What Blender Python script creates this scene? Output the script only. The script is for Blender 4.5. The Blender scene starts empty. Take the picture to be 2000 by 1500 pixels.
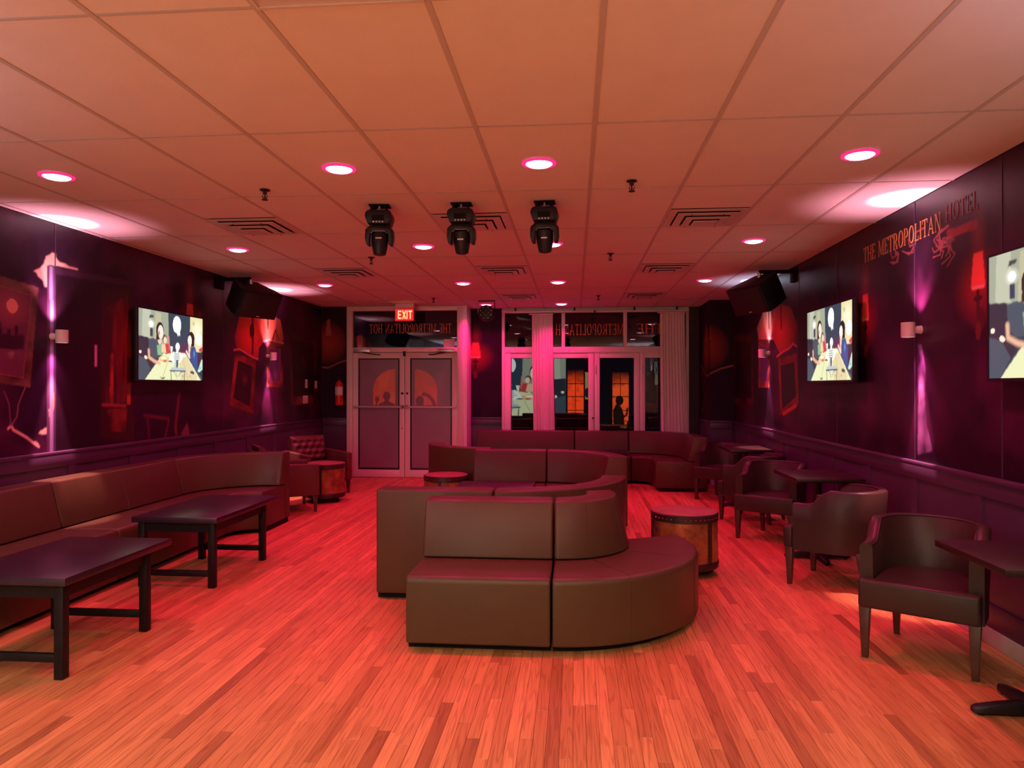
import bpy, bmesh, math, random
import numpy as np
from mathutils import Vector, Matrix
random.seed(7); np.random.seed(7)
S = bpy.context.scene
COL = S.collection
PI = math.pi

# ---------------------------------------------------------------- camera
cam_data = bpy.data.cameras.new('camera')
cam_data.sensor_width = 36.0
cam_data.lens = 1403.0 / 2000.0 * 36.0
cam_data.clip_start = 0.05
cam = bpy.data.objects.new('camera', cam_data)
cam.location = (0.0, 0.0, 1.52)
cam.rotation_euler = (PI / 2 + 0.0031, 0.0, 0.0868)
COL.objects.link(cam)
S.camera = cam

# ---------------------------------------------------------------- world (night outside), exposure
w = bpy.data.worlds.new('night')
S.world = w
w.use_nodes = True
w.node_tree.nodes['Background'].inputs[0].default_value = (0.0008, 0.0007, 0.0012, 1)
w.node_tree.nodes['Background'].inputs[1].default_value = 1.0
S.view_settings.view_transform = 'Standard'
S.view_settings.look = 'None'
S.view_settings.exposure = 0.0
S.view_settings.gamma = 1.0
S.view_settings.use_curve_mapping = False
S.cycles.use_denoising = True
S.cycles.max_bounces = 6
S.cycles.diffuse_bounces = 3
S.cycles.glossy_bounces = 3
S.cycles.use_adaptive_sampling = True
S.cycles.adaptive_threshold = 0.03
S.cycles.sample_clamp_indirect = 4.0
S.cycles.caustics_reflective = False
S.cycles.caustics_refractive = False

# room lighting levels (each lamp's light is made in that lamp's builder)
PINK = (1.0, 0.006, 0.195)       # party downlights
WARM = (1.0, 0.80, 0.58)         # bar downlights behind the camera
P_PINK = 18.0
P_WARM = 70.0
P_UP_CORE = 60.0
P_UP_WIDE = 60.0
P_DOWN = 110.0
TV_GAIN = 1.1
SCREEN_GAIN = 5.0

# room measures (metres)
XL, XR = -4.24, 2.45
CZ = 2.851
YB = 12.28          # window wall
YD = 11.75          # door bay
YF = -4.5           # far wall behind the camera

# ---------------------------------------------------------------- materials
def _nt(name):
    m = bpy.data.materials.new(name)
    m.use_nodes = True
    nt = m.node_tree
    b = nt.nodes['Principled BSDF']
    return m, nt, b

def pbr(name, col, rough=0.5, metal=0.0, spec=0.5, noise=0.0, nscale=20.0, bump=0.0, bscale=200.0, coat=0.0, emit=None, estr=0.0):
    m, nt, b = _nt(name)
    b.inputs['Base Color'].default_value = (*col, 1)
    b.inputs['Roughness'].default_value = rough
    b.inputs['Metallic'].default_value = metal
    b.inputs['Specular IOR Level'].default_value = spec
    if coat:
        b.inputs['Coat Weight'].default_value = coat
        b.inputs['Coat Roughness'].default_value = 0.2
    if emit:
        b.inputs['Emission Color'].default_value = (*emit, 1)
        b.inputs['Emission Strength'].default_value = estr
    if noise or bump:
        tc = nt.nodes.new('ShaderNodeTexCoord')
    if noise:
        n = nt.nodes.new('ShaderNodeTexNoise')
        n.inputs['Scale'].default_value = nscale
        n.inputs['Detail'].default_value = 5
        nt.links.new(tc.outputs['Object'], n.inputs['Vector'])
        r = nt.nodes.new('ShaderNodeValToRGB')
        r.color_ramp.elements[0].position = 0.3
        r.color_ramp.elements[1].position = 0.7
        r.color_ramp.elements[0].color = (*[c * (1 - noise) for c in col], 1)
        r.color_ramp.elements[1].color = (*[min(1, c * (1 + noise)) for c in col], 1)
        nt.links.new(n.outputs['Fac'], r.inputs['Fac'])
        nt.links.new(r.outputs['Color'], b.inputs['Base Color'])
    if bump:
        n2 = nt.nodes.new('ShaderNodeTexNoise')
        n2.inputs['Scale'].default_value = bscale
        n2.inputs['Detail'].default_value = 3
        nt.links.new(tc.outputs['Object'], n2.inputs['Vector'])
        bp = nt.nodes.new('ShaderNodeBump')
        bp.inputs['Strength'].default_value = bump
        bp.inputs['Distance'].default_value = 0.003
        nt.links.new(n2.outputs['Fac'], bp.inputs['Height'])
        nt.links.new(bp.outputs['Normal'], b.inputs['Normal'])
    return m

def emis(name, col, strength):
    m = bpy.data.materials.new(name)
    m.use_nodes = True
    nt = m.node_tree
    nt.nodes.clear()
    e = nt.nodes.new('ShaderNodeEmission')
    e.inputs[0].default_value = (*col, 1)
    e.inputs[1].default_value = strength
    o = nt.nodes.new('ShaderNodeOutputMaterial')
    nt.links.new(e.outputs[0], o.inputs[0])
    return m

def painted(name, rough=0.5, spec=0.4, gain=0.0, bump=0.0, coat=0.0):
    """colour read from the mesh's own print (attribute 'paint'); gain > 0 makes it a lit screen"""
    m, nt, b = _nt(name)
    a = nt.nodes.new('ShaderNodeAttribute')
    a.attribute_name = 'paint'
    b.inputs['Roughness'].default_value = rough
    b.inputs['Specular IOR Level'].default_value = spec
    if gain:
        b.inputs['Base Color'].default_value = (0.01, 0.01, 0.01, 1)
        nt.links.new(a.outputs['Color'], b.inputs['Emission Color'])
        b.inputs['Emission Strength'].default_value = gain
    else:
        nt.links.new(a.outputs['Color'], b.inputs['Base Color'])
    if coat:
        b.inputs['Coat Weight'].default_value = coat
        b.inputs['Coat Roughness'].default_value = 0.15
    return m

def oak(name, source):
    """oak strip floor: tone per board, grain along the board, satin varnish"""
    m, nt, b = _nt(name)
    N, L = nt.nodes.new, nt.links.new
    geo = N('ShaderNodeNewGeometry')
    if source == 'object':
        oi = N('ShaderNodeObjectInfo')
        rnd = oi.outputs['Random']
    else:
        at = N('ShaderNodeAttribute'); at.attribute_name = 'tone'
        rnd = at.outputs['Fac']
    mul = N('ShaderNodeMath'); mul.operation = 'MULTIPLY'; mul.inputs[1].default_value = 37.0
    L(rnd, mul.inputs[0])
    comb = N('ShaderNodeCombineXYZ')
    L(mul.outputs[0], comb.inputs[0]); L(mul.outputs[0], comb.inputs[1]); L(mul.outputs[0], comb.inputs[2])
    add = N('ShaderNodeVectorMath'); add.operation = 'ADD'
    L(geo.outputs['Position'], add.inputs[0]); L(comb.outputs[0], add.inputs[1])
    mp = N('ShaderNodeMapping'); mp.inputs['Scale'].default_value = (16.0, 0.7, 1.0)
    L(add.outputs[0], mp.inputs['Vector'])
    n1 = N('ShaderNodeTexNoise'); n1.inputs['Scale'].default_value = 1.5; n1.inputs['Detail'].default_value = 2.0
    L(mp.outputs[0], n1.inputs['Vector'])
    # cathedral rings: sine of a warped height field
    m2 = N('ShaderNodeMath'); m2.operation = 'MULTIPLY'; m2.inputs[1].default_value = 42.0
    L(n1.outputs['Fac'], m2.inputs[0])
    sn = N('ShaderNodeMath'); sn.operation = 'SINE'; L(m2.outputs[0], sn.inputs[0])
    rp = N('ShaderNodeValToRGB')
    rp.color_ramp.elements[0].position = 0.25; rp.color_ramp.elements[0].color = (1, 1, 1, 1)
    rp.color_ramp.elements[1].position = 0.95; rp.color_ramp.elements[1].color = (0.55, 0.45, 0.36, 1)
    L(sn.outputs[0], rp.inputs['Fac'])
    mp2 = N('ShaderNodeMapping'); mp2.inputs['Scale'].default_value = (260.0, 5.0, 1.0)
    L(add.outputs[0], mp2.inputs['Vector'])
    n2 = N('ShaderNodeTexNoise'); n2.inputs['Scale'].default_value = 1.0; n2.inputs['Detail'].default_value = 4.0
    L(mp2.outputs[0], n2.inputs['Vector'])
    rp2 = N('ShaderNodeValToRGB')
    rp2.color_ramp.elements[0].position = 0.3; rp2.color_ramp.elements[0].color = (0.80, 0.74, 0.66, 1)
    rp2.color_ramp.elements[1].position = 0.6; rp2.color_ramp.elements[1].color = (1, 1, 1, 1)
    L(n2.outputs['Fac'], rp2.inputs['Fac'])
    tone = N('ShaderNodeValToRGB')
    cr = tone.color_ramp
    cr.elements[0].position = 0.0; cr.elements[0].color = (0.34, 0.135, 0.045, 1)
    cr.elements[1].position = 1.0; cr.elements[1].color = (0.70, 0.335, 0.125, 1)
    e = cr.elements.new(0.12); e.color = (0.50, 0.22, 0.075, 1)
    e = cr.elements.new(0.6); e.color = (0.59, 0.27, 0.098, 1)
    fr = N('ShaderNodeMath'); fr.operation = 'FRACT'
    m3 = N('ShaderNodeMath'); m3.operation = 'MULTIPLY'; m3.inputs[1].default_value = 7.13
    L(rnd, m3.inputs[0]); L(m3.outputs[0], fr.inputs[0]); L(fr.outputs[0], tone.inputs['Fac'])
    mx = N('ShaderNodeMixRGB'); mx.blend_type = 'MULTIPLY'; mx.inputs[0].default_value = 0.55
    L(tone.outputs[0], mx.inputs[1]); L(rp.outputs[0], mx.inputs[2])
    mx2 = N('ShaderNodeMixRGB'); mx2.blend_type = 'MULTIPLY'; mx2.inputs[0].default_value = 0.8
    L(mx.outputs[0], mx2.inputs[1]); L(rp2.outputs[0], mx2.inputs[2])
    L(mx2.outputs[0], b.inputs['Base Color'])
    b.inputs['Roughness'].default_value = 0.42
    b.inputs['Specular IOR Level'].default_value = 0.35
    bp = N('ShaderNodeBump'); bp.inputs['Strength'].default_value = 0.15; bp.inputs['Distance'].default_value = 0.001
    L(n2.outputs['Fac'], bp.inputs['Height']); L(bp.outputs[0], b.inputs['Normal'])
    return m

def glass_mat():
    m = bpy.data.materials.new('window_glass')
    m.use_nodes = True
    nt = m.node_tree
    nt.nodes.clear()
    f = nt.nodes.new('ShaderNodeFresnel'); f.inputs[0].default_value = 1.65
    t = nt.nodes.new('ShaderNodeBsdfTransparent'); t.inputs[0].default_value = (0.75, 0.78, 0.8, 1)
    g = nt.nodes.new('ShaderNodeBsdfGlossy'); g.inputs['Roughness'].default_value = 0.0
    mx = nt.nodes.new('ShaderNodeMixShader')
    o = nt.nodes.new('ShaderNodeOutputMaterial')
    nt.links.new(f.outputs[0], mx.inputs[0]); nt.links.new(t.outputs[0], mx.inputs[1]); nt.links.new(g.outputs[0], mx.inputs[2])
    nt.links.new(mx.outputs[0], o.inputs[0])
    return m

def old_leather():
    """patched antique leather of the drum tables"""
    m, nt, b = _nt('drum_leather')
    N, L = nt.nodes.new, nt.links.new
    tc = N('ShaderNodeTexCoord')
    n1 = N('ShaderNodeTexNoise'); n1.inputs['Scale'].default_value = 6.0; n1.inputs['Detail'].default_value = 8
    n1.inputs['Roughness'].default_value = 0.65
    L(tc.outputs['Object'], n1.inputs['Vector'])
    rp = N('ShaderNodeValToRGB'); cr = rp.color_ramp
    cr.elements[0].position = 0.32; cr.elements[0].color = (0.05, 0.022, 0.010, 1)
    cr.elements[1].position = 0.72; cr.elements[1].color = (0.52, 0.25, 0.07, 1)
    e = cr.elements.new(0.5); e.color = (0.26, 0.105, 0.03, 1)
    L(n1.outputs['Fac'], rp.inputs['Fac'])
    L(rp.outputs[0], b.inputs['Base Color'])
    b.inputs['Roughness'].default_value = 0.4
    bp = N('ShaderNodeBump'); bp.inputs['Strength'].default_value = 0.4; bp.inputs['Distance'].default_value = 0.004
    L(n1.outputs['Fac'], bp.inputs['Height']); L(bp.outputs[0], b.inputs['Normal'])
    return m

M = {}
M['tile'] = pbr('ceiling_tile_white', (0.80, 0.79, 0.76), 0.95, noise=0.03, nscale=3.0, bump=0.35, bscale=260.0)
M['tee'] = pbr('ceiling_grid_white', (0.56, 0.54, 0.52), 0.6)
M['plenum'] = pbr('plenum_white', (0.78, 0.76, 0.73), 0.95)
M['oak'] = oak('oak_board', 'object')
M['oak_far'] = oak('oak_boards_far', 'attr')
M['subfloor'] = pbr('subfloor', (0.10, 0.055, 0.03), 0.7)
M['wallpaint'] = pbr('wall_purple_black', (0.035, 0.018, 0.035), 0.6, noise=0.2, nscale=3)
M['wainscot'] = pbr('wainscot_plum', (0.078, 0.036, 0.090), 0.40, noise=0.06, nscale=4)
M['baseboard'] = pbr('baseboard_offwhite', (0.62, 0.6, 0.57), 0.45)
M['mural'] = painted('mural_print', 0.36, 0.40)
M['mural_dull'] = painted('mural_print_matt', 0.6, 0.2)
M['film'] = painted('frosted_film', 0.28, 0.5)
M['frame'] = pbr('storefront_white_metal', (0.84, 0.82, 0.80), 0.35)
M['gasket'] = pbr('black_gasket', (0.01, 0.01, 0.01), 0.5)
M['glass'] = glass_mat()
M['alu'] = pbr('brushed_aluminium', (0.62, 0.60, 0.58), 0.32, metal=0.8)
M['black'] = pbr('black_plastic', (0.014, 0.012, 0.018), 0.42, spec=0.35)
M['blackmatte'] = pbr('black_matte', (0.008, 0.008, 0.008), 0.8, spec=0.2)
M['grille'] = pbr('speaker_grille', (0.016, 0.015, 0.018), 0.6, bump=0.6, bscale=900)
M['leather'] = pbr('taupe_leather', (0.078, 0.050, 0.022), 0.38, spec=0.34, noise=0.05, nscale=6, bump=0.12, bscale=350)
M['leather2'] = pbr('dark_chair_leather', (0.040, 0.024, 0.017), 0.40, spec=0.35, noise=0.08, nscale=7, bump=0.1, bscale=350)
M['leather3'] = pbr('brown_armchair_leather', (0.10, 0.035, 0.022), 0.42, noise=0.1, nscale=5, bump=0.1, bscale=300)
M['piping'] = pbr('pale_piping', (0.22, 0.16, 0.10), 0.4)
M['tabletop'] = pbr('black_table_laminate', (0.022, 0.012, 0.022), 0.32, spec=0.5, noise=0.12, nscale=9)
M['tablewood'] = pbr('black_stained_wood', (0.010, 0.008, 0.008), 0.45, spec=0.2, noise=0.25, nscale=25)
M['darkwood'] = pbr('dark_walnut_wood', (0.026, 0.012, 0.010), 0.38, noise=0.3, nscale=22)
M['legwood'] = pbr('tapered_leg_wood', (0.060, 0.034, 0.020), 0.36, noise=0.2, nscale=20)
M['caster'] = pbr('black_cast_iron', (0.012, 0.011, 0.012), 0.45, metal=0.3)
M['drum'] = old_leather()
M['drumtop'] = pbr('drum_top_leather', (0.30, 0.14, 0.09), 0.38, noise=0.25, nscale=7)
M['band'] = pbr('drum_dark_band', (0.030, 0.014, 0.010), 0.45, noise=0.2, nscale=12)
M['brass'] = pbr('brass_nail', (0.75, 0.55, 0.35), 0.25, metal=1.0)
M['curtain'] = pbr('sheer_white_curtain', (0.88, 0.82, 0.80), 0.9)
M['white'] = pbr('white_enamel', (0.78, 0.76, 0.74), 0.35)
M['vent'] = pbr('vent_white_metal', (0.66, 0.64, 0.62), 0.35)
M['ventdark'] = pbr('vent_throat', (0.05, 0.045, 0.045), 0.8)
M['sprinkler'] = pbr('sprinkler_bronze', (0.05, 0.03, 0.025), 0.4, metal=0.6)
M['red'] = pbr('extinguisher_red', (0.55, 0.02, 0.015), 0.3)
M['paper'] = pbr('paper_label', (0.75, 0.73, 0.68), 0.6)
M['letter'] = pbr('gold_mural_letter', (0.62, 0.24, 0.09), 0.5, noise=0.45, nscale=40)
M['letterdim'] = pbr('dim_red_letter', (0.55, 0.13, 0.06), 0.5, noise=0.8, nscale=7)
M['letterdark'] = pbr('dark_red_letter', (0.24, 0.05, 0.045), 0.5, noise=0.4, nscale=9)
M['lens_pink'] = emis('downlight_diffuser', (1.0, 0.55, 0.70), 9.0)
M['bloom_pink'] = emis('downlight_lens_bloom', (1.0, 0.035, 0.22), 1.1)  # stands in for the camera's bloom round a lit lamp
M['lens_warm'] = emis('warm_diffuser', (1.0, 0.75, 0.5), 9.0)
M['lens_sconce'] = emis('sconce_lens', (1.0, 0.8, 0.86), 6.0)
M['exit_red'] = emis('exit_face_red', (1.0, 0.02, 0.03), 1.0)
M['exit_letter'] = emis('exit_letter_glow', (1.0, 0.50, 0.20), 1.6)
M['tv'] = painted('tv_picture', 0.2, 0.5, gain=TV_GAIN)
M['screen'] = painted('projected_picture', 0.6, 0.2, gain=SCREEN_GAIN)
M['led'] = pbr('clear_led_lens', (0.7, 0.6, 0.62), 0.1, spec=0.8)
M['ground'] = pbr('night_pavement', (0.02, 0.02, 0.022), 0.9)

for k_ in ('lens_pink', 'bloom_pink', 'lens_warm', 'lens_sconce', 'exit_red', 'exit_letter', 'tv', 'screen'):
    M[k_].cycles.emission_sampling = 'NONE'      # small glows and dim screens: found by the paths themselves, the lamps do the lighting

# ---------------------------------------------------------------- mesh helpers
def link(o, parent=None):
    COL.objects.link(o)
    if parent is not None:
        o.parent = parent
    return o

def empty(name, loc=(0, 0, 0), rz=0.0, parent=None):
    o = bpy.data.objects.new(name, None)
    o.empty_display_size = 0.1
    o.location = loc
    o.rotation_euler = (0, 0, rz)
    return link(o, parent)

def tag(o, label=None, cat=None, group=None, kind=None):
    if label: o['label'] = label
    if cat: o['category'] = cat
    if group: o['group'] = group
    if kind: o['kind'] = kind
    return o

def struct(o):
    o['kind'] = 'structure'
    return o

class MB:
    def __init__(self):
        self.v = []; self.f = []
    def add(self, vs, fs):
        k = len(self.v)
        self.v += [tuple(p) for p in vs]
        self.f += [tuple(i + k for i in f) for f in fs]
        return self
    def box(self, a, b):
        (x0, y0, z0), (x1, y1, z1) = a, b
        vs = [(x0, y0, z0), (x1, y0, z0), (x1, y1, z0), (x0, y1, z0), (x0, y0, z1), (x1, y0, z1), (x1, y1, z1), (x0, y1, z1)]
        return self.add(vs, [(0, 3, 2, 1), (4, 5, 6, 7), (0, 1, 5, 4), (1, 2, 6, 5), (2, 3, 7, 6), (3, 0, 4, 7)])
    def taper(self, c0, s0, c1, s1):
        """box between a rectangle (centre c0, half sizes s0) and another above it"""
        vs = []
        for c, s in ((c0, s0), (c1, s1)):
            vs += [(c[0] - s[0], c[1] - s[1], c[2]), (c[0] + s[0], c[1] - s[1], c[2]), (c[0] + s[0], c[1] + s[1], c[2]), (c[0] - s[0], c[1] + s[1], c[2])]
        return self.add(vs, [(0, 3, 2, 1), (4, 5, 6, 7), (0, 1, 5, 4), (1, 2, 6, 5), (2, 3, 7, 6), (3, 0, 4, 7)])
    def lathe(self, prof, n=32, c=(0, 0, 0), axis='z', cap=True):
        vs = []; fs = []
        for r, h in prof:
            for i in range(n):
                a = 2 * PI * i / n
                p = (r * math.cos(a), r * math.sin(a), h)
                if axis == 'y': p = (p[0], p[2], p[1])
                if axis == 'x': p = (p[2], p[0], p[1])
                vs.append((p[0] + c[0], p[1] + c[1], p[2] + c[2]))
        m = len(prof)
        for j in range(m - 1):
            for i in range(n):
                q = (j * n + i, j * n + (i + 1) % n, (j + 1) * n + (i + 1) % n, (j + 1) * n + i)
                fs.append(q if axis != 'y' else q[::-1])
        if cap:
            b0 = tuple(range(n)); b1 = tuple(range((m - 1) * n, m * n))
            fs.append(b0[::-1] if axis != 'y' else b0)
            fs.append(b1 if axis != 'y' else b1[::-1])
        return self.add(vs, fs)
    def tube(self, pts, r, n=8):
        pts = [Vector(p) for p in pts]
        rings = []
        for i, p in enumerate(pts):
            d = (pts[min(i + 1, len(pts) - 1)] - pts[max(i - 1, 0)]).normalized()
            u = d.cross(Vector((0, 0, 1)))
            if u.length < 0.05: u = d.cross(Vector((1, 0, 0)))
            u.normalize(); v = d.cross(u)
            rings.append([p + u * (r * math.cos(2 * PI * k / n)) + v * (r * math.sin(2 * PI * k / n)) for k in range(n)])
        vs = [q for ring in rings for q in ring]
        fs = []
        for j in range(len(pts) - 1):
            for k in range(n):
                fs.append((j * n + k, j * n + (k + 1) % n, (j + 1) * n + (k + 1) % n, (j + 1) * n + k))
        fs.append(tuple(range(n))[::-1]); fs.append(tuple(range((len(pts) - 1) * n, len(pts) * n)))
        return self.add(vs, fs)
    def prism(self, poly, a, b, axis='z'):
        """polygon in the two other axes, pulled from a to b along axis"""
        n = len(poly)
        def P(p, h):
            return {'z': (p[0], p[1], h), 'y': (p[0], h, p[1]), 'x': (h, p[0], p[1])}[axis]
        vs = [P(p, a) for p in poly] + [P(p, b) for p in poly]
        fs = [tuple(range(n))[::-1], tuple(range(n, 2 * n))] + [(i, (i + 1) % n, n + (i + 1) % n, n + i) for i in range(n)]
        return self.add(vs, fs)
    def loft(self, rings, closed=False, cap=True):
        n = len(rings[0])
        vs = [p for r in rings for p in r]; fs = []
        for j in range(len(rings) - 1 + (1 if closed else 0)):
            j2 = (j + 1) % len(rings)
            for k in range(n):
                fs.append((j * n + k, j * n + (k + 1) % n, j2 * n + (k + 1) % n, j2 * n + k))
        if cap and not closed:
            fs.append(tuple(range(n))[::-1]); fs.append(tuple(range((len(rings) - 1) * n, len(rings) * n)))
        return self.add(vs, fs)
    def build(self, name, mat, parent=None, smooth=None, bevel=0.0, seg=2, loc=None, rot=None):
        me = bpy.data.meshes.new(name)
        me.from_pydata(self.v, [], self.f)
        bm = bmesh.new(); bm.from_mesh(me)
        bmesh.ops.recalc_face_normals(bm, faces=bm.faces)
        if bevel:
            es = [e for e in bm.edges if len(e.link_faces) == 2 and e.calc_face_angle(0) > math.radians(28)]
            bmesh.ops.bevel(bm, geom=es, offset=bevel, segments=seg, affect='EDGES', profile=0.5, clamp_overlap=True)
        bm.to_mesh(me); bm.free()
        me.materials.append(M[mat])
        if smooth or bevel:
            me.shade_smooth()
            me.set_sharp_from_angle(angle=math.radians(smooth if smooth and smooth is not True else 40))
        o = bpy.data.objects.new(name, me)
        if loc is not None: o.location = loc
        if rot is not None: o.rotation_euler = rot
        return link(o, parent)

def copy_tree(o, parent=None):
    c = o.copy(); COL.objects.link(c); c.parent = parent
    for ch in list(o.children):
        copy_tree(ch, c)
    return c

def facing(d):
    """rotation about z that turns local -Y towards d"""
    return math.atan2(d[0], -d[1])

# ---------------------------------------------------------------- printed pictures (numpy painting, one colour per vertex)
def fbm(h, w_, cells, octv=4, seed=0):
    rs = np.random.RandomState(seed)
    out = np.zeros((h, w_)); amp = 1.0; tot = 0
    cy, cx = cells
    for o in range(octv):
        gy, gx = int(cy * 2 ** o) + 2, int(cx * 2 ** o) + 2
        g = rs.rand(gy, gx)
        y = np.linspace(0, gy - 1.001, h); x = np.linspace(0, gx - 1.001, w_)
        iy = y.astype(int); ix = x.astype(int)
        fy = (y - iy)[:, None]; fx = (x - ix)[None, :]
        fy = fy * fy * (3 - 2 * fy); fx = fx * fx * (3 - 2 * fx)
        a = g[iy][:, ix]; b = g[iy][:, ix + 1]; c = g[iy + 1][:, ix]; d = g[iy + 1][:, ix + 1]
        out += amp * ((a * (1 - fx) + b * fx) * (1 - fy) + (c * (1 - fx) + d * fx) * fy)
        tot += amp; amp *= 0.5
    return out / tot

class Canvas:
    def __init__(self, u0, u1, v0, v1, res, base):
        self.nu = max(2, int(round(abs(u1 - u0) / res)) + 1)
        self.nv = max(2, int(round(abs(v1 - v0) / res)) + 1)
        self.u = np.linspace(u0, u1, self.nu); self.v = np.linspace(v0, v1, self.nv)
        self.U, self.V = np.meshgrid(self.u, self.v)
        self.c = np.zeros((self.nv, self.nu, 3)); self.c[:] = base
    def mask(self, pts):
        m = np.zeros(self.U.shape, bool)
        n = len(pts)
        for i in range(n):
            x0, y0 = pts[i]; x1, y1 = pts[(i + 1) % n]
            if y0 == y1: continue
            cond = ((y0 > self.V) != (y1 > self.V))
            m ^= cond & (self.U < (x1 - x0) * (self.V - y0) / (y1 - y0) + x0)
        return m
    @staticmethod
    def soft(k):
        q = np.pad(k, 1, mode='edge')
        return (q[:-2, 1:-1] + q[2:, 1:-1] + q[1:-1, :-2] + q[1:-1, 2:] + 2 * q[1:-1, 1:-1]) / 6
    def poly(self, pts, col, a=1.0, noise=None, lo=0.0):
        m = self.mask(pts)
        k = np.full(self.U.shape, a)
        if noise is not None: k = a * np.clip((noise - lo) * 3.0, 0, 1)
        k = self.soft(np.where(m, k, 0))[..., None]
        self.c = self.c * (1 - k) + np.array(col) * k
    def ell(self, cu, cv, ru, rv, col, a=1.0, hard=False, p=1.0, clip=None):
        d = np.sqrt(((self.U - cu) / ru) ** 2 + ((self.V - cv) / rv) ** 2)
        k = (d < 1).astype(float) * a if hard else a * np.clip(1 - d, 0, 1) ** p
        if clip is not None: k = np.where(self.mask(clip), k, 0)
        k = k[..., None]
        self.c = self.c * (1 - k) + np.array(col) * k
    def line(self, pts, wd, col, a=1.0):
        best = np.full(self.U.shape, 1e9)
        for (x0, y0), (x1, y1) in zip(pts[:-1], pts[1:]):
            dx, dy = x1 - x0, y1 - y0
            t = np.clip(((self.U - x0) * dx + (self.V - y0) * dy) / (dx * dx + dy * dy + 1e-9), 0, 1)
            best = np.minimum(best, np.hypot(self.U - x0 - t * dx, self.V - y0 - t * dy))
        k = (np.clip(1.3 - best / wd, 0, 1) * a)[..., None]
        self.c = self.c * (1 - k) + np.array(col) * k
    def mesh(self, name, place, mat, parent=None, flip=False):
        P = np.stack(place(self.U.ravel(), self.V.ravel()), 1).astype(np.float32)
        nu, nv = self.nu, self.nv
        i = np.arange(nv - 1)[:, None] * nu + np.arange(nu - 1)[None, :]
        q = np.stack([i, i + 1, i + 1 + nu, i + nu], -1).reshape(-1, 4)
        if flip: q = q[:, ::-1]
        me = bpy.data.meshes.new(name)
        me.vertices.add(len(P)); me.vertices.foreach_set('co', P.ravel())
        me.loops.add(q.size); me.loops.foreach_set('vertex_index', q.ravel().astype(np.int32))
        me.polygons.add(len(q)); me.polygons.foreach_set('loop_start', (np.arange(len(q)) * 4).astype(np.int32))
        me.update(calc_edges=True)
        at = me.color_attributes.new('paint', 'FLOAT_COLOR', 'POINT')
        rgba = np.ones((len(P), 4), np.float32); rgba[:, :3] = np.clip(self.c.reshape(-1, 3), 0, 4)
        at.data.foreach_set('color', rgba.ravel())
        me.materials.append(M[mat])
        o = bpy.data.objects.new(name, me)
        return link(o, parent)

# ================================================================ THE ROOM
# ---------------------------------------------------------------- floor: oak strips
floor = struct(MB().box((XL - 0.1, YF, -0.10), (XR + 0.1, YB + 0.4, -0.012)).build('floor', 'subfloor'))
BW = 0.0572
LENS = (0.42, 0.56, 0.70, 0.85, 1.0, 1.2, 1.45)
def board_mesh(L):
    e = 0.0017; h = 0.0
    x0, x1 = 0.0, BW; d = 0.0026
    vs = [(x0 + .0002, .0002, -.012), (x1 - .0002, .0002, -.012), (x1 - .0002, L - .0002, -.012), (x0 + .0002, L - .0002, -.012),
          (x0 + .0002, .0002, -d), (x1 - .0002, .0002, -d), (x1 - .0002, L - .0002, -d), (x0 + .0002, L - .0002, -d),
          (x0 + e, e, h), (x1 - e, e, h), (x1 - e, L - e, h), (x0 + e, L - e, h)]
    fs = [(8, 9, 10, 11)]
    for k in range(4):
        k2 = (k + 1) % 4
        fs += [(k, k2, 4 + k2, 4 + k), (4 + k, 4 + k2, 8 + k2, 8 + k)]
    return vs, fs
board_data = {}
for L_ in LENS:
    vs, fs = board_mesh(L_)
    me = bpy.data.meshes.new('oak_board')
    me.from_pydata(vs, [], fs); me.materials.append(M['oak'])
    board_data[L_] = me
rs = random.Random(11)
near, far = [], []
ncol = int((XR - XL) / BW)
for i in range(ncol + 1):
    x = XL + i * BW
    y = YF + rs.random() * 0.8 - 0.6
    while y < YB + 0.1:
        L_ = rs.choice(LENS)
        (near if False else far).append((x, y, L_))
        y += L_
# the 300 boards that show largest: near the viewer and inside the view
def shown(b):
    x, y, L_ = b
    yc = max(y + L_ / 2, 0.1)
    px = (x - -0.087 * yc) / yc
    if y + L_ < 2.95 or abs(x + 0.087 * yc) > 0.74 * yc or yc < 2.6: return 0
    hide = 1.0
    if -1.0 < x < 0.8 and yc > 4.05: hide = 0.1
    if x < -3.3 and yc > 3: hide = 0.05
    return hide * L_ / (yc ** 3)
order = sorted(range(len(far)), key=lambda k: -shown(far[k]))
pick = set(order[:300])
for k in sorted(pick):
    x, y, L_ = far[k]
    o = bpy.data.objects.new('plank', board_data[L_])
    o.location = (x, y, 0)
    link(o, floor)
vs_all, fs_all, tone = [], [], []
for k, (x, y, L_) in enumerate(far):
    if k in pick: continue
    vs, fs = board_mesh(L_)
    n0 = len(vs_all); t = rs.random()
    vs_all += [(a + x, b + y, c) for a, b, c in vs]
    fs_all += [tuple(i + n0 for i in f) for f in fs]
    tone += [t] * len(vs)
me = bpy.data.meshes.new('distant_planks')
me.from_pydata(vs_all, [], fs_all)
me.materials.append(M['oak_far'])
at = me.attributes.new('tone', 'FLOAT', 'POINT'); at.data.foreach_set('value', tone)
tag(link(bpy.data.objects.new('distant_planks', me), floor), kind='stuff')

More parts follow.
